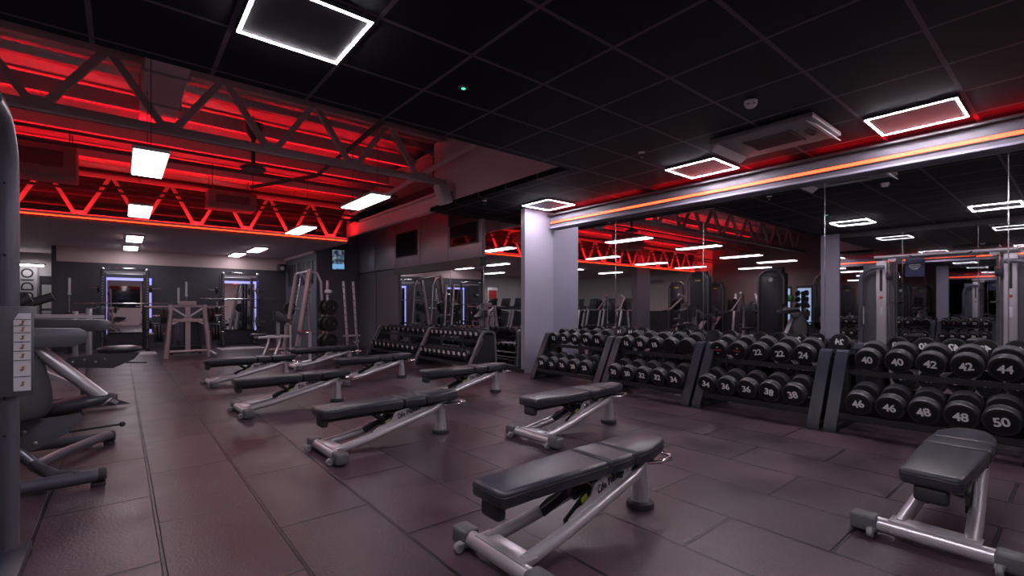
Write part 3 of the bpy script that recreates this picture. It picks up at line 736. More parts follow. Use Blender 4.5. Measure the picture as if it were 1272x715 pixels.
# ================================================================== MACHINES
def rrect(cx, cy, w, h, r, n=5):
    P = []
    for qx, qy, a0 in ((1, 1, 0), (-1, 1, 90), (-1, -1, 180), (1, -1, 270)):
        for k in range(n + 1):
            a = math.radians(a0 + 90 * k / n); P.append((cx + qx * (w / 2 - r) + r * math.cos(a), cy + qy * (h / 2 - r) + r * math.sin(a)))
    return P
def bolt(mb, p, ax, r=.012): mb.lathe([(0, 0), (r, 0), (r, .006), (r * .6, .010), (0, .010)], p, ax, 12)

# cable crossover in front of the left mirror wall
t = thing('cable_crossover', 'tall grey cable crossover machine, its front post cut by the left edge of the photo', 'cable machine', (-.55, 2.0, 0))
def tower(s):   # s=+1 far tower, -1 near tower
    y = s * 1.12
    obj('weight_shroud', MB().prism(rrect(-.19, y, .20, .58, .05), 'z', .05, 2.24), M_graph2, t)
    obj('front_cover', MB().prism(rrect(-.06, y - s * .08, .05, .20, .02), 'z', .10, 2.30, bev=.008), M_silver, t)
    obj('maker_strip', MB().box((-.031, y - s * .08, 1.85), (.006, .05, .50), bev=.001), M_blackprint, t)
    obj('red_badge', MB().box((-.031, y - s * .08, 1.45), (.006, .06, .05), bev=.001), M_redprint, t)
    obj('white_label', MB().box((-.031, y - s * .08, 1.12), (.006, .05, .22), bev=.001), M_label, t)
    obj('guide_rod', MB().cyl((-.03, y - s * .23, .06), (-.03, y - s * .23, 2.32), .014, n=10), M_chrome, t)
    c = obj('pulley_carriage', MB().box((-.02, y - s * .24, 1.95), (.09, .12, .20), bev=.02), M_graph, t)
    obj('pulley', MB().lathe([(0, -.014), (.055, -.014), (.046, 0), (.055, .014), (0, .014)], (.03, y - s * .25, 1.90), (0, 1, 0), 22), M_black, c)
    obj('pull_knob', MB().lathe([(0, 0), (.02, .004), (.02, .03), (0, .035)], (.02, y - s * .25, 2.02), (1, 0, 0), 14), M_redplastic, c)
    obj('pulley', MB().lathe([(0, -.014), (.075, -.014), (.064, 0), (.075, .014), (0, .014)], (.02, y - s * .30, 2.34), (1, 0, 0), 24), M_silver2, t)
    obj('cable', MB().cyl((.03, y - s * .30, 1.90), (.03, y - s * .30, 1.45), .004, n=6), M_black, t)
    g = obj('hand_grip', MB().tube([(.03, y - s * .30, 1.45), (.03, y - s * .36, 1.33), (.03, y - s * .24, 1.33)], .008, 8, True), M_chrome, t)
    obj('grip_sleeve', MB().cyl((.03, y - s * .36, 1.33), (.03, y - s * .24, 1.33), .016, n=12), M_rubber, g)
    obj('base_plate', MB().box((-.02, y, .03), (.44, .66, .055), bev=.012), M_graph, t)
    # bent outer post
    px, py = .115, s * 1.40
    P = [(px, py, .03), (px, py, 1.70)] + [(px, py - s * .30 * (1 - math.cos(a)), 1.84 + .30 * math.sin(a)) for a in [k * PI / 12 for k in range(1, 7)]] + [(px, s * .95, 2.14)]
    if s > 0: P = [(px, py - s * 0, z) if i < 2 else (px, yy, z) for i, (px, yy, z) in enumerate(P)]
    o = obj('outer_post', MB().tube(P, .046, 22), M_graph3, t)
    obj('post_foot', MB().lathe([(.075, 0), (.09, .008), (.09, .03), (.055, .055), (.05, .06), (0, .06)], (px, py, 0), (0, 0, 1), 24), M_rubber, o)
    bm = MB()
    for z in (.62, .80, 1.02, 1.24, 1.50, 1.85): bolt(bm, (px, py - .046, z), (0, -1, 0), .007)
    obj('rivets', bm, M_black, o)
    return o
M_graph2 = mat('grey_shroud', (0.11, 0.107, 0.13), 0.42, 0.3, var=.05)
M_graph3 = mat('grey_painted_tube', (0.125, 0.122, 0.155), 0.30, 0.45, bump=.03)
po = tower(1); tower(-1)
obj('crossbar', MB().tube([(.05, -1.15, 2.38), (.05, 1.15, 2.38)], .034, 16), M_silver, t)
obj('chin_up_bar', MB().tube([(.05, -.5, 2.38), (.18, -.45, 2.33), (.18, .45, 2.33), (.05, .5, 2.38)], .018, 12), M_black, t)
obj('cable', MB().cyl((.02, -.85, 2.44), (.02, .85, 2.44), .005, n=6), M_black, t)
# instruction placard clamped to the visible post
pl = obj('placard_holder', MB().box((.155, 1.335, 1.03), (.125, .02, .44), bev=.004), M_graph2, t)
obj('instruction_sheet', MB().prism([(.148, .835), (.208, .835), (.208, 1.215), (.165, 1.215), (.148, 1.18)], 'y', 1.320, 1.324), M_label, pl)
M_ochre = mat('ochre_print', (.35, .2, .05), .6)
for z in (.905, .985, 1.03, 1.075, 1.12, 1.155, 1.185): obj('ruled_line', MB().box((.178, 1.3185, z), (.058, .002, .0025)), M_blackprint, pl)
for z in (.87, .945, 1.007, 1.052, 1.097, 1.137, 1.170): obj('exercise_figure', MB().box((.180, 1.3185, z), (.007, .002, .020)).box((.175, 1.3185, z - .008), (.012, .002, .004), RY(.5)).box((.183, 1.3185, z + .006), (.010, .002, .004), RY(-.5)), M_ochre, pl)

# notice board on the left mirror wall
t = thing('notice_board', 'navy notice with small white lines on the mirrored side wall, seen in reflection', 'notice', (-.845, 2.48, 1.92))
obj('board', MB().box((0, 0, .20), (.012, .34, .40), bev=.003), M_navy, t)
for k, w in enumerate([.20, .22, .16, .12]): obj('text_line', MB().box((.008, 0, .27 - k * .032), (.002, w, .008)), M_digit, t)

# selectorised leg machines in a row
def leg_machine(label, loc, towerdy=.72):
    t = thing('leg_machine', label, 'exercise machine', loc)
    R = [(-.95, 0), (.50, 0)]
    obj('base_rail', MB().tube([(-1.0, -.60, .07), (.51, -.60, .07)], .045, 16), M_graph3, t)
    obj('base_rail', MB().tube([(-1.0, .65, .07), (.55, .65, .07)], .045, 16), M_graph3, t)
    for x, y in ((.51, -.60), (.55, .65)):
        obj('end_cap', MB().lathe([(.048, -.03), (.049, .0), (.035, .014), (0, .018)], (x, y, .07), (1, 0, 0), 18).box((x - .03, y, .012), (.08, .06, .022), bev=.005), M_rubber, t)
    obj('cross_link', MB().tube([(.38, -.60, .085), (.26, -.52, .09), (.12, -.18, .10), (.20, .02, .10), (.44, .50, .09), (.52, .62, .085)], .038, 14), M_graph3, t)
    obj('spine_tube', MB().tube([(.12, -.15, .10), (-.02, -.08, .26), (-.15, -.05, .36)], .036, 14), M_graph3, t)
    o = [(-.36, .17), (-.10, .15), (.12, .20), (.30, .30), (.38, .40), (.36, .44), (.10, .42), (-.12, .37), (-.30, .30)]
    f = obj('side_plate', MB().prism(o, 'y', -.12, -.095, bev=.004).prism(o, 'y', .02, .045, bev=.004), M_graph2, t)
    bb = MB(); [bolt(bb, (x, -.12, z), (0, -1, 0), .014) for x, z in ((-.22, .24), (-.02, .27), (.06, .34), (.12, .25))]
    obj('bolt_heads', bb, M_silver2, f)
    # seat pad : long rounded, tilted
    sp = [(.30 + .215 * math.cos(a) * (1 if math.cos(a) > 0 else 1.0), .13 * math.sin(a) * (1.0 if math.cos(a) < .3 else .92)) for a in [2 * PI * k / 28 for k in range(28)]]
    obj('knee_pad', MB().blob((.30, 0, .05), (.225, .125, .052)), M_vinyl, t, (.06, -.04, .405), (0, -.16, 0))
    # big back pad
    obj('back_pad', MB().blob((0, 0, 0), (.065, .20, .30), 3.0, 2.6), M_rubber, t, (.04, -.24, .73), (0, -.30, -.75))
    obj('back_pad_mount', MB().box((-.10, -.10, .72), (.06, .12, .36), RY(-.32), bev=.01), M_graph2, t)
    obj('lever_arm', MB().tube([(.02, -.10, 1.00), (.14, -.10, .92), (.52, -.08, .50)], [.04, .046, .044], 18), M_silver, t)
    o = [(-.75, .975), (.33, .950), (.39, .975), (.41, 1.02), (.40, 1.06), (.36, 1.085), (-.75, 1.13)]
    ub = obj('upper_beam', MB().prism(o, 'y', -.24, -.17, bev=.008), M_graph2, t)
    bb = MB(); bolt(bb, (.10, -.24, 1.055), (0, -1, 0), .03); obj('pivot_cap', bb, M_silver2, ub)
    obj('upper_beam', MB().prism([(x + .14, (z - 1.04) * .7 + 1.11) for x, z in o], 'y', .05, .12, bev=.008), M_graph2, t)
    obj('seat_rail', MB().bar([(-.55, -.05, 1.20), (.50, -.05, 1.165)], .012, .03, up=(0, 0, 1)), M_silver, t)
    for k, (a, b) in enumerate((((-.20, -.30, 1.14), (.10, -.30, 1.30)), ((-.10, .12, 1.20), (.18, .12, 1.32)))):
        h = obj('grab_handle', MB().tube([a, b], .026, 14), M_silver, t)
        A, Bv = Vector(a), Vector(b); obj('rubber_grip', MB().tube([A.lerp(Bv, .45), A.lerp(Bv, 1.05)], .033, 14), M_rubber, h)
    l = obj('lock_lever', MB().cyl((.30, -.11, .30), (.60, -.13, .315), .008, n=8), M_black, t)
    obj('ball_knob', MB().lathe([(0, -.022), (.016, -.015), (.022, 0), (.016, .015), (0, .022)], (.61, -.13, .315), (0, 0, 1), 14), M_rubber, l)
    obj('roller_pad', MB().tube([(-.30, -.34, 1.24), (-.12, -.34, 1.36)], .05, 20), M_vinyl, t)
    # mechanism behind the pad
    for k in range(3): obj('guide_rail', MB().bar([(-.55 + .07 * k, -.2 + .1 * k, .62), (-.32 + .07 * k, -.2 + .1 * k, .16)], .014, .016), M_black, t)
    obj('weight_block', MB().box((-.50, .0, .22), (.22, .26, .20), bev=.02), M_black, t)
    # tower
    o = rrect(-.80, towerdy, .34, .70, .09)
    w = obj('tower_shroud', MB().prism(o, 'z', .06, 2.18, bev=.02).prism(rrect(-.80, towerdy, .30, .56, .10), 'z', 2.17, 2.34, bev=.05, seg=3), M_blackshroud, t)
    obj('front_panel', MB().box((-.625, towerdy, 1.15), (.02, .46, 1.9), bev=.006), M_graph, w)
    obj('badge', MB().lathe([(0, 0), (.06, 0), (.055, .006), (0, .007)], (-.61, towerdy, 2.0), (1, 0, 0), 20), M_label, w)
    P = [(-.62, towerdy - .34, .05), (-.62, towerdy - .34, 1.95)] + [(-.62, towerdy - .34 + .34 * (1 - math.cos(a)), 1.95 + .34 * math.sin(a)) for a in [k * PI / 16 for k in range(1, 16)]] + [(-.62, towerdy + .34, 1.95), (-.62, towerdy + .34, .05)]
    obj('hoop_frame', MB().tube(P, .028, 12), M_graph3, w)
    return t
M_blackshroud = mat('black_machine_shroud', (0.030, 0.030, 0.036), 0.4, 0.1)
lm = leg_machine('grey leg machine with curved black pads at the left edge, nearest in its row', (-.60, 5.0, 0))
def curl_machine(label, loc):
    t = thing('leg_machine', label, 'exercise machine', loc)
    obj('base_rail', MB().tube([(-1.0, .45, .07), (.42, .45, .07)], .045, 14), M_graph3, t)
    obj('base_rail', MB().tube([(-1.0, -.45, .07), (-.10, -.45, .07)], .045, 14), M_graph3, t)
    obj('sloping_beam', MB().bar([(-.75, .05, .85), (-.10, .05, .40), (.42, .05, .06)], .018, .07, up=(0, 0, 1)), M_silver, t)
    obj('floor_gusset', MB().prism([(.08, .03), (.55, .03), (.08, .28)], 'y', .02, .05), M_graph2, t)
    obj('front_post', MB().box((.16, -.05, .68), (.06, .06, 1.08), bev=.008), M_silver2, t)
    obj('second_post', MB().box((.04, -.05, .80), (.05, .05, .78), bev=.008), M_silver2, t)
    f = obj('side_plate', MB().prism([(-.05, .60), (.0, .54), (.38, .50), (.58, .60), (.64, .68), (.2, .68), (-.02, .66)], 'y', -.12, -.095, bev=.004), M_graph2, t)
    bb = MB(); [bolt(bb, (x, -.12, z), (0, -1, 0), .013) for x, z in ((.02, .60), (.12, .62), (.22, .59), (.30, .62))]
    obj('bolt_heads', bb, M_silver2, f)
    sp = [(.44 + .21 * math.cos(a), .13 * math.sin(a)) for a in [2 * PI * k / 26 for k in range(26)]]
    obj('thigh_pad', MB().blob((.44, 0, .72), (.22, .13, .048)), M_vinyl, t, (0, -.03, 0))
    obj('shin_pad', MB().prism(rrect(.265, -.05, .09, .26, .035), 'z', .93, 1.25, bev=.03, seg=3), M_vinyl, t)
    obj('curved_arm', MB().tube([(-.75, .1, .86), (-.60, .1, 1.02), (-.40, .1, 1.10), (.14, .0, 1.12)], .042, 14), M_silver2, t)
    obj('upper_rail', MB().bar([(-.8, -.2, .98), (.02, -.2, .93)], .05, .03, up=(0, 0, 1)), M_graph2, t)
    obj('foot_peg', MB().cyl((.10, -.12, .40), (.10, .10, .40), .035, n=14), M_rubber, t)
    l = obj('lock_lever', MB().cyl((.50, -.1, .56), (.70, -.1, .545), .009, n=8), M_black, t)
    o = rrect(-.80, .25, .34, .64, .09)
    w = obj('tower_shroud', MB().prism(o, 'z', .06, 2.18, bev=.02).prism(rrect(-.80, .25, .30, .52, .10), 'z', 2.17, 2.34, bev=.05, seg=3), M_blackshroud, t)
    obj('front_panel', MB().box((-.625, .25, 1.15), (.02, .46, 1.9), bev=.006), M_graph, w)
    obj('badge', MB().box((-.61, .25, 2.06), (.008, .18, .04)), M_yellow, w)
    P = [(-.62, -.09, .05), (-.62, -.09, 2.0)] + [(-.62, -.09 + .34 * (1 - math.cos(a)), 2.0 + .34 * math.sin(a)) for a in [k * PI / 16 for k in range(1, 16)]] + [(-.62, .59, 2.0), (-.62, .59, .05)]
    obj('hoop_frame', MB().tube(P, .026, 12), M_graph3, w)
    return t
cm = curl_machine('grey leg machine with flat black pad behind the nearest one, by the aisle', (-.45, 7.60, 0))
for k, (x, y, r, l) in enumerate([(-4.6, 5.5, .2, 'black-shrouded leg machine deep in the cardio hall, nearest the pillar, in the mirror'), (-6.9, 6.0, .1, 'black-shrouded leg machine against the dark left wall, in the mirror'), (-5.2, 11.0, -.3, 'black-shrouded leg machine in front of the dark post, in the mirror'), (-7.4, 10.6, 0, 'black-shrouded leg machine in the far left corner of the hall, in the mirror')]): dup(cm, (x, y, 0), r, l)
# generic plate loaded press seen in mirrors
def plate(t, c, ax, r=.20, th=.045, m=None, name='weight_plate', par=None):
    return obj(name, MB().lathe([(.03, 0), (r * .40, 0), (r * .44, th * .25), (r * .84, th * .25), (r * .88, 0), (r, .004), (r, th - .004), (r * .88, th), (r * .84, th * .75), (r * .44, th * .75), (r * .40, th), (.03, th)], c, ax, 28), m or M_iron, par or t)
def press(label, loc, rz):
    t = thing('plate_loaded_press', label, 'exercise machine', loc, rz)
    obj('base_frame', MB().tube([(-.5, -.55, .06), (.7, -.40, .06)], .04, 12).tube([(-.5, .55, .06), (.7, .40, .06)], .04, 12).tube([(-.5, -.55, .06), (-.5, .55, .06)], .04, 12).tube([(.7, -.4, .06), (.7, .4, .06)], .04, 12), M_silver, t)
    for s in (-1, 1):
        obj('main_upright', MB().tube([(-.45, s * .5, .06), (-.35, s * .42, 1.2), (-.15, s * .36, 1.62), (.1, s * .34, 1.70)], .045, 14), M_silver, t)
        a = obj('lever_arm', MB().tube([(-.1, s * .40, 1.55), (.35, s * .48, 1.15), (.72, s * .40, 1.05)], .034, 12), M_silver2, t)
        obj('grip', MB().cyl((.60, s * .42, 1.07), (.76, s * .39, 1.05), .042, n=14), M_rubber, a)
        for k in range(2): plate(t, (.05, s * (.55 + .06 * k), 1.30), (0, s, 0), .21)
    obj('seat', MB().prism(rrect(.35, 0, .42, .36, .08), 'z', .46, .54, bev=.025, seg=3), M_vinyl, t)
    obj('backrest', MB().prism(rrect(0, .95, .34, .80, .10), 'x', .06, .14, bev=.025, seg=3), M_vinyl, t)
    obj('seat_post', MB().box((.33, 0, .25), (.08, .08, .44)), M_graph2, t)
    obj('back_post', MB().bar([(-.45, 0, .08), (.02, 0, 1.4)], .04, .04), M_graph2, t)
    obj('lower_beam', MB().box((.1, 0, .07), (1.2, .08, .08)), M_graph2, t)
    return t
pr = press('silver plate-loaded press in the cardio hall, nearest the open bay, seen in the mirror', (-3.2, 7.1, 0), 0)
dup(pr, (-3.4, 9.6, 0), .4, 'silver plate-loaded press beside the dark post, seen in the mirror')
dup(pr, (-5.6, 8.4, 0), 2.6, 'silver plate-loaded press turned away near the left windows, seen in the mirror')
dup(pr, (-2.35, 12.2, 0), -.2, 'silver plate-loaded press nearest the treadmills, seen in the mirror')

def treadmill_meshes():
    return dict(
        deck=MB().prism([(-.95, .08), (.80, .12), (.85, .20), (.75, .27), (.45, .26), (-.95, .16)], 'y', -.42, .42, bev=.02).mesh('deck', M_black),
        belt=MB().box((-.18, 0, .205), (1.40, .54, .01), RY(-.055)).mesh('running_belt', M_rubber),
        hood=MB().box((.66, 0, .28), (.38, .60, .14), bev=.04, seg=3).mesh('motor_hood', M_graph),
        up=[MB().bar([(.74, s * .38, .12), (.50, s * .38, 1.12)], .045, .028).mesh('upright', M_silver) for s in (-1, 1)],
        rail=[MB().tube([(.52, s * .37, 1.05), (.10, s * .37, .98)], .028, 12).mesh('handrail', M_rubber) for s in (-1, 1)],
        con=MB().box((.50, 0, 1.18), (.10, .86, .16), RY(-.3), bev=.02).mesh('console', M_graph),
        scr=MB().box((.50, 0, 1.42), (.05, .60, .38), RY(-.25), bev=.015).mesh('screen', M_black))
T = treadmill_meshes()
def treadmill(label, loc, rz):
    t = thing('treadmill', label, 'treadmill', loc, rz, 'treadmills of the cardio hall')
    mesh_obj('deck', T['deck'], t); mesh_obj('running_belt', T['belt'], t); mesh_obj('motor_hood', T['hood'], t)
    for k in (0, 1): mesh_obj('upright', T['up'][k], t); mesh_obj('handrail', T['rail'][k], t)
    mesh_obj('console', T['con'], t); mesh_obj('screen', T['scr'], t)
    return t
tr = treadmill('black treadmill with silver uprights, first of the row seen in the mirror', (-2.4, 14.0, 0), 0)
for k in range(4): dup(tr, (-2.4, 14.95 + .95 * k, 0), 0, 'black treadmill with silver uprights, %s of the row seen in the mirror' % ORD[k + 1])
for k in range(4): dup(tr, (-5.2, 13.2 + 1.0 * k, 0), 0, 'black treadmill of the rear row, %s from the dark post, in the mirror' % ORD[k])

# ball rack by the windows
t = thing('ball_rack', 'black tube rack of exercise balls by the windows, seen in the mirror', 'rack', (-7.6, 7.9, 0))
for s in (-1, 1): obj('upright', MB().cyl((0, s * .6, 0), (0, s * .6, 1.7), .03, n=12), M_black, t); obj('foot', MB().box((0, s * .6, .03), (.5, .06, .05)), M_black, t)
for z in (.45, .95, 1.45): obj('shelf', MB().tube([(.10, -.6, z), (.10, .6, z)], .018, 8).tube([(-.10, -.6, z), (-.10, .6, z)], .018, 8), M_black, t)
for k, (y, z, m, c) in enumerate([(-.35, .45, M_ball3, 'yellow'), (.05, .45, M_ball1, 'green'), (.4, .45, M_ball2, 'red'), (-.3, .95, M_ball2, 'red'), (.15, .95, M_ball1, 'green'), (-.35, 1.45, M_ball1, 'green'), (.25, 1.45, M_ball3, 'yellow')]):
    tag(obj('medicine_ball', MB().lathe([(.14 * math.sin(a), -.14 * math.cos(a)) for a in [PI * q / 14 for q in range(15)]], (-7.6, 7.9 + y, z + .116), (0, 0, 1), 22), m),
        '%s ball on the %s level of the ball rack, %s along' % (c, {.45: 'bottom', .95: 'middle', 1.45: 'top'}[z], ORD[k]), 'ball', 'balls on the rack')
# accessory column of small round weights
t = thing('accessory_tower', 'upright stand stacked with small black round weights beside the side pillar, in the mirror', 'rack', (-2.0, 5.15, 0))
obj('base', MB().prism(rrect(0, 0, .5, .5, .06), 'z', 0, .04), M_black, t); obj('column', MB().box((0, 0, .85), (.09, .09, 1.65)), M_graph, t)
for k in range(9): obj('peg_weight', MB().lathe([(0, -.16), (.07, -.155), (.08, -.14), (.08, -.07), (.02, -.06), (.02, .06), (.08, .07), (.08, .14), (.07, .155), (0, .16)], (.11, 0, .22 + .175 * k), (0, 1, 0), 18), M_head, t)

# ================================================================== FAR EQUIPMENT
def led_mirror(label, x0, x1):
    t = thing('backlit_mirror', label, 'mirror', ((x0 + x1) / 2, 17.95, .44)); w = x1 - x0; h = 1.64
    obj('backing', MB().box((0, .02, h / 2), (w - .04, .03, h - .04)), M_trimdark, t)
    obj('light_border', MB().box((-w / 2 + .03, -.004, h / 2), (.06, .012, h)).box((w / 2 - .03, -.004, h / 2), (.06, .012, h)).box((0, -.004, h - .04), (w, .012, .08)), M_blueled, t)
    obj('mirror_glass', MB().box((0, -.010, h / 2 - .02), (w - .12, .006, h - .12)), M_mirror, t)
led_mirror('tall mirror with cool glowing border on the far wall behind the left rack', -.36, .72)
led_mirror('tall mirror with cool glowing border on the far wall behind the right rack', 2.52, 3.56)
def barbell(t, z, y, half=1.05, name='barbell', loaded=0):
    b = obj(name, MB().cyl((-half, y, z), (half, y, z), .015, n=10).cyl((-half, y, z), (-half + .38, y, z), .025, n=12).cyl((half - .38, y, z), (half, y, z), .025, n=12).cyl((-half + .38, y, z), (-half + .41, y, z), .038, n=12).cyl((half - .41, y, z), (half - .38, y, z), .038, n=12), M_chrome, t)
    return b
M_darkrack = mat('dark_rack_steel', (0.05, 0.05, 0.065), 0.4, 0.4)
def power_rack(label, loc, bz, blab):
    t = thing('power_rack', label, 'squat rack', loc)
    for sx in (-.48, .48):
        u = obj('front_upright', MB().box((sx, -.0, 1.12), (.08, .07, 2.24), bev=.006), M_darkrack, t)
        h = MB()
        for k in range(22): h.box((sx, -.037, .45 + k * .075), (.030, .004, .022))
        obj('pin_hole_strip', h, M_silver2, u)
        obj('rear_upright', MB().box((sx * .92, .75, 1.10), (.07, .07, 2.2), bev=.006), M_black, t)
        obj('side_base', MB().box((sx, .38, .05), (.08, 1.15, .09), bev=.01), M_black, t)
        obj('foot_gusset', MB().prism([(-.15, .09), (.35, .09), (.0, .42)], 'x', sx - .01, sx + .01), M_black, t)
        obj('j_hook', MB().box((sx, -.06, bz - .05), (.05, .07, .06), bev=.008).box((sx, -.10, bz - .02), (.05, .015, .09)), M_black, t)
        obj('safety_arm', MB().box((sx, -.28, .62), (.05, .5, .06), bev=.008), M_black, t)
        obj('top_cap', MB().lathe([(.045, 0), (.05, .02), (.03, .05), (0, .055)], (sx, 0, 2.24), (0, 0, 1), 14), M_silver, t)
        for k, z in enumerate((.75, 1.20, 1.75)):
            pg = obj('storage_peg', MB().cyl((sx, .55, z), (sx + math.copysign(.34, sx), .55, z), .022, n=10), M_chrome, t)
            if z != 1.20 or sx < 0: plate(t, (sx + math.copysign(.06, sx), .55, z), (math.copysign(1, sx), 0, 0), .17 if z < 1.5 else .11, .06)
    obj('top_crossmember', MB().box((0, .02, 2.17), (.90, .05, .06)).tube([(-.46, .75, 2.16), (.46, .75, 2.16)], .02, 10), M_silver2, t)
    obj('chin_up_bar', MB().tube([(-.46, .0, 2.22), (-.3, -.12, 2.27), (.3, -.12, 2.27), (.46, 0, 2.22)], .016, 10), M_chrome, t)
    obj('kick_panel', MB().box((0, .82, .27), (.88, .02, .34)), M_graph, t)
    obj('rear_base', MB().box((0, .80, .05), (.95, .08, .09)), M_black, t)
    bb = thing('barbell', blab, 'barbell', (loc[0], loc[1] - .075, bz + .035)); 
    obj('shaft', MB().cyl((-.66, 0, 0), (.66, 0, 0), .014, n=12), M_chrome, bb)
    for s in (-1, 1): obj('sleeve', MB().cyl((s * .68, 0, 0), (s * 1.07, 0, 0), .025, n=14).cyl((s * .655, 0, 0), (s * .68, 0, 0), .038, n=14), M_chrome, bb)
    return t
power_rack('grey half rack in front of the left glowing mirror', (.10, 16.75, 0), 1.29, 'chrome barbell resting on the left half rack')
power_rack('grey half rack in front of the right glowing mirror', (2.88, 16.75, 0), 1.44, 'chrome barbell resting on the right half rack')
for x, y, s, l in ((.42, 15.75, .62, 'pale low floor slab in front of the left half rack'), (2.75, 15.9, 1.15, 'pale low floor slab in front of the right half rack')):
    tag(obj('floor_layer', MB().prism([(x - s / 2, y - .45), (x + s / 2, y - .45), (x + s / 2 + .0, y + .45), (x - s / 2, y + .45)], 'z', 0.001, .018, bev=.004), M_slab), l, 'mat')  # thin pale slab lying flat on the floor
# upright bar holders
for k, (x, y, l) in enumerate([(-1.05, 17.2, 'dark-sleeved bar standing upright in a floor holder left of the left rack'), (1.52, 17.2, 'bright bar standing upright in a floor holder between the two racks'), (1.34, 17.35, 'shorter pale bar standing upright beside the bright one')]):
    t = thing('upright_barbell', l, 'barbell', (x, y, 0)); top = [2.0, 1.98, 1.80][k]
    obj('floor_holder', MB().lathe([(.10, 0), (.10, .03), (.035, .05), (.035, .22), (0, .22)], (0, 0, 0), (0, 0, 1), 16), M_black, t)
    obj('shaft', MB().cyl((0, 0, .1), (0, 0, top - .4), .015, n=10), M_chrome, t); obj('sleeve', MB().cyl((0, 0, top - .42), (0, 0, top), .028, n=14).cyl((0, 0, top - .44), (0, 0, top - .41), .04, n=14), M_silver, t)
    if k == 0:
        for q in range(4): plate(t, (0, 0, .35 + q * .22), (0, 0, 1), .10, .07, name='small_plate')
# plate loaded machine seen from behind
t = thing('plate_storage_machine', 'silver A-frame plate machine standing mid-floor between the two far racks', 'exercise machine', (1.27, 14.0, 0))
for s in (-1, 1):
    obj('leg', MB().tube([(s * .44, -.1, .0), (s * .40, -.08, .5), (s * .34, 0, 1.28)], .055, 16), M_mauve, t)
    obj('rear_strut', MB().tube([(s * .30, .5, .04), (s * .28, .1, 1.05)], .03, 10), M_graph2, t)
    for z, xo in ((1.02, .36), (.60, .42)):
        obj('plate_horn', MB().cyl((s * xo, 0, z), (s * (xo + .34), 0, z), .024, n=12), M_chrome, t)
        for k in range(2 if z > .8 else 3): plate(t, (s * (xo + .07 + .065 * k), 0, z), (s, 0, 0), .21 if z < .8 else .19, .05)
    obj('brace', MB().bar([(s * .33, 0, 1.22), (s * .04, 0, 1.0)], .02, .02).bar([(s * .36, 0, .80), (s * .05, 0, .95)], .02, .02), M_silver, t)
    obj('bar_arm', MB().cyl((s * .34, 0, 1.24), (s * .85, 0, 1.24), .016, n=10), M_mauve, t)
obj('top_bar', MB().box((0, 0, 1.25), (.72, .05, .05)).box((0, 0, 1.31), (.34, .10, .12), bev=.01), M_mauve, t)
obj('middle_bar', MB().box((0, 0, .90), (.76, .07, .08), bev=.008), M_mauve, t)
obj('mast', MB().box((0, .02, .70), (.10, .08, 1.2)), M_mauve, t)
obj('low_bar', MB().tube([(-.42, -.08, .16), (.42, -.08, .16)], .03, 12).tube([(.42, -.08, .16), (.55, -.3, .06)], .03, 12), M_silver, t)
obj('rear_panel', MB().box((.10, .35, .58), (.34, .04, .62)), M_graph, t)
obj('rear_panel', MB().box((0, .45, .16), (.66, .10, .18)), M_black, t)
# smith machine
t = thing('smith_machine', 'tall smith machine with two leaning pale rails at the right of the far end', 'exercise machine', (3.62, 13.6, 0))
for s in (-1, 1):
    r_ = obj('leaning_rail', MB().tube([(-.12, s * .6, .05), (.22, s * .6, 2.16 if s > 0 else 2.22)], .060, 18), M_mauve, t)
    h = MB()
    for k in range(10):
        f = .25 + .07 * k; h.box((-.12 + .34 * f + .055, s * .6 - .03, .05 + 2.1 * f), (.05, .012, .025))
    obj('rack_hooks', h, M_black, r_)
    obj('guide_rod', MB().cyl((.0, s * .48, .1), (.30, s * .48, 2.15), .014, n=10), M_chrome, t)
    obj('base_rail', MB().tube([(-.5, s * .6, .05), (.6, s * .6, .05)], .045, 14), M_mauve, t)
    obj('rear_upright', MB().tube([(.6, s * .6, .05), (.5, s * .6, 1.9), (.40, s * .6, 2.12), (.22, s * .6, 2.18)], .036, 14), M_silver, t)
obj('top_crossmember', MB().tube([(.22, -.6, 2.18), (.22, .6, 2.16)], .03, 12), M_silver, t)
obj('sliding_bar', MB().cyl((.07, -.70, 1.18), (.07, .85, 1.18), .016, n=10), M_chrome, t)
plate(t, (.07, .70, 1.18), (0, 1, 0), .17, .05)
# plate tree
def plate_tree(label, loc, rz, r=.19):
    t = thing('plate_tree', label, 'weight rack', loc, rz)
    obj('mast', MB().tube([(0, 0, .02), (0, 0, 1.9)], .038, 14), M_mauve, t)
    obj('base', MB().box((0, 0, .03), (.6, .07, .05), bev=.01).box((0, 0, .03), (.07, .6, .05), bev=.01), M_graph2, t)
    for z in (.36, .80, 1.22):
        for s in (-1, 1):
            obj('peg', MB().cyl((0, s * .03, z), (0, s * .28, z), .022, n=10), M_chrome, t)
            for k in range(2): plate(t, (0, s * (.06 + .06 * k), z), (0, s, 0), r, .045)
    obj('collar_clamp', MB().lathe([(.045, -.05), (.10, -.03), (.10, .03), (.045, .05)], (0, -.04, 1.62), (0, 0, 1), 18), M_silver, t)
    return t
plate_tree('tall plate tree carrying black weight plates beside the smith machine', (4.08, 12.35, 0), .25)
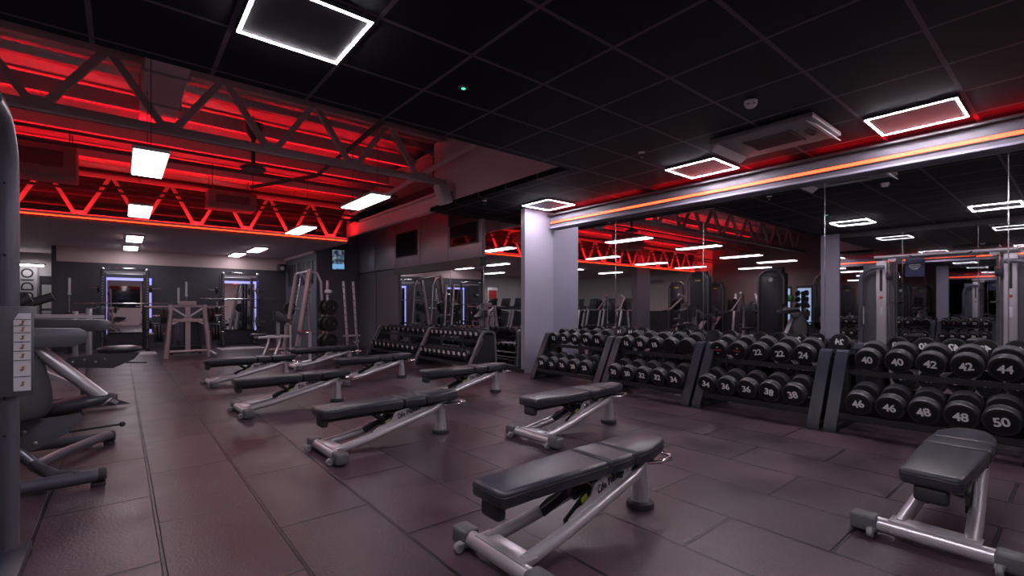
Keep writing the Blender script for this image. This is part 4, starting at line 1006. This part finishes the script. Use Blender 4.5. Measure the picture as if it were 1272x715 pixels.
# multi hook rail rack by the partition end
t = thing('attachment_rack', 'narrow silver rack of cable attachments against the partition end', 'rack', (4.36, 11.62, 0))
for s in (-.12, .12):
    u = obj('upright', MB().tube([(s + .10, 0, .04), (s - .02, 0, 1.86)], .030, 12), M_silver, t)
    for k in range(9): obj('hook', MB().cyl((s + .08 - .013 * k, -.02, .35 + .17 * k), (s + .03 - .013 * k, -.13, .37 + .17 * k), .011, n=8), M_black, u)
obj('base', MB().box((.06, 0, .03), (.5, .36, .05), bev=.01), M_graph, t); obj('mid_bar', MB().box((.06, -.02, .52), (.42, .05, .04)), M_silver, t)
for k in range(4): obj('attachment', MB().tube([(-.05 + .09 * k, -.13, .50), (-.09 + .09 * k, -.14, .36), (-.01 + .09 * k, -.14, .36)], .010, 8, True), M_chrome, t)
# preacher bench
t = thing('preacher_bench', 'silver-framed curl bench with a small black top pad, left of the smith machine', 'weight bench', (2.75, 12.1, 0))
obj('arm_pad', MB().prism([(.02, .90), (.30, .86), (.34, .92), (.10, 1.12), (.02, 1.12)], 'y', -.17, .17, bev=.02, seg=3), M_vinyl, t)
obj('pad_post', MB().box((.10, 0, .60), (.07, .07, .62)), M_silver2, t)
for s in (-1, 1):
    obj('front_leg', MB().tube([(-.02 + s * .12, -.2, .52), (-.03 + s * .12, -.2, .40), (-.20 + s * .12, -.3, .03)], .026, 12), M_silver, t)
    obj('rear_leg', MB().tube([(.32, s * .22, .78), (.32, s * .22, .03)], .026, 12), M_silver, t)
obj('side_rail', MB().box((.0, -.2, .54), (.72, .05, .05), bev=.006).box((.0, .2, .54), (.72, .05, .05), bev=.006).box((.32, 0, .78), (.05, .48, .05)).box((.32, 0, .54), (.05, .44, .05)), M_silver, t)
obj('seat', MB().prism(rrect(-.32, 0, .30, .30, .06), 'z', .565, .62, bev=.018), M_vinyl, t)
obj('floor_bar', MB().box((.05, 0, .05), (.9, .07, .06), bev=.008).box((.32, 0, .03), (.06, .50, .05)), M_silver2, t)
# low flat bench behind the smith rails and stack of light weights on a shelf
t = thing('low_shelf_rack', 'low shelf of small pale handles in front of the smith machine', 'rack', (3.42, 12.0, 0))
obj('shelf', MB().box((0, 0, .60), (.26, .85, .03)), M_graph2, t); obj('shelf', MB().box((0, 0, .25), (.26, .85, .03)), M_graph2, t)
for s in (-1, 1): obj('side_post', MB().box((0, s * .42, .33), (.06, .04, .64)), M_silver, t)
for k in range(6): obj('handle', MB().cyl((-.08, -.34 + k * .13, .640), (.08, -.34 + k * .13, .640), .022, n=10), M_chrome, t)

# wall signs and a wall fan of the cardio hall (mirror only)
t = thing('promo_board', 'free-standing board, red above blue, in the cardio hall, seen in the far mirror', 'sign', (-3.0, 19.3, 0))
obj('panel', MB().box((0, 0, 1.15), (.62, .03, 2.1), bev=.004), M_sign, t); obj('red_patch', MB().box((0, -.02, 1.85), (.5, .01, .42)), M_redprint, t); obj('blue_patch', MB().box((0, -.02, 1.30), (.56, .01, .40)), M_navy, t); obj('foot', MB().box((0, 0, .03), (.5, .4, .05)), M_trimdark, t)
t = thing('wall_vent', 'grey slatted vent on the pale upper wall, seen in the far mirror', 'vent', (-8.95, 14.6, 2.55))
obj('frame', MB().box((0, 0, 0), (.03, .9, .22), bev=.004), M_truss, t); obj('slats', MB().box((.02, 0, .05), (.01, .8, .02)).box((.02, 0, 0), (.01, .8, .02)).box((.02, 0, -.05), (.01, .8, .02)), M_pipe, t)

# ================================================================== CAMERA, WORLD
cam = bpy.data.cameras.new('camera'); co = bpy.data.objects.new('camera', cam); COL.objects.link(co)
co.location = (0, 0, H); co.rotation_euler = (PI / 2, 0, -TH)
cam.sensor_width = 36; cam.lens = 36 * 589 / 1272; cam.shift_y = (380 - 357.5) / 1272; cam.clip_start = .05; cam.clip_end = 100
SC.camera = co
w = bpy.data.worlds.new('world'); SC.world = w; w.use_nodes = True
w.node_tree.nodes['Background'].inputs['Color'].default_value = (.02, .015, .025, 1)
w.node_tree.nodes['Background'].inputs['Strength'].default_value = .3
SC.view_settings.view_transform = 'Standard'; SC.view_settings.look = 'None'
SC.view_settings.exposure = EXPO; SC.view_settings.gamma = 1.0; SC.view_settings.use_curve_mapping = False
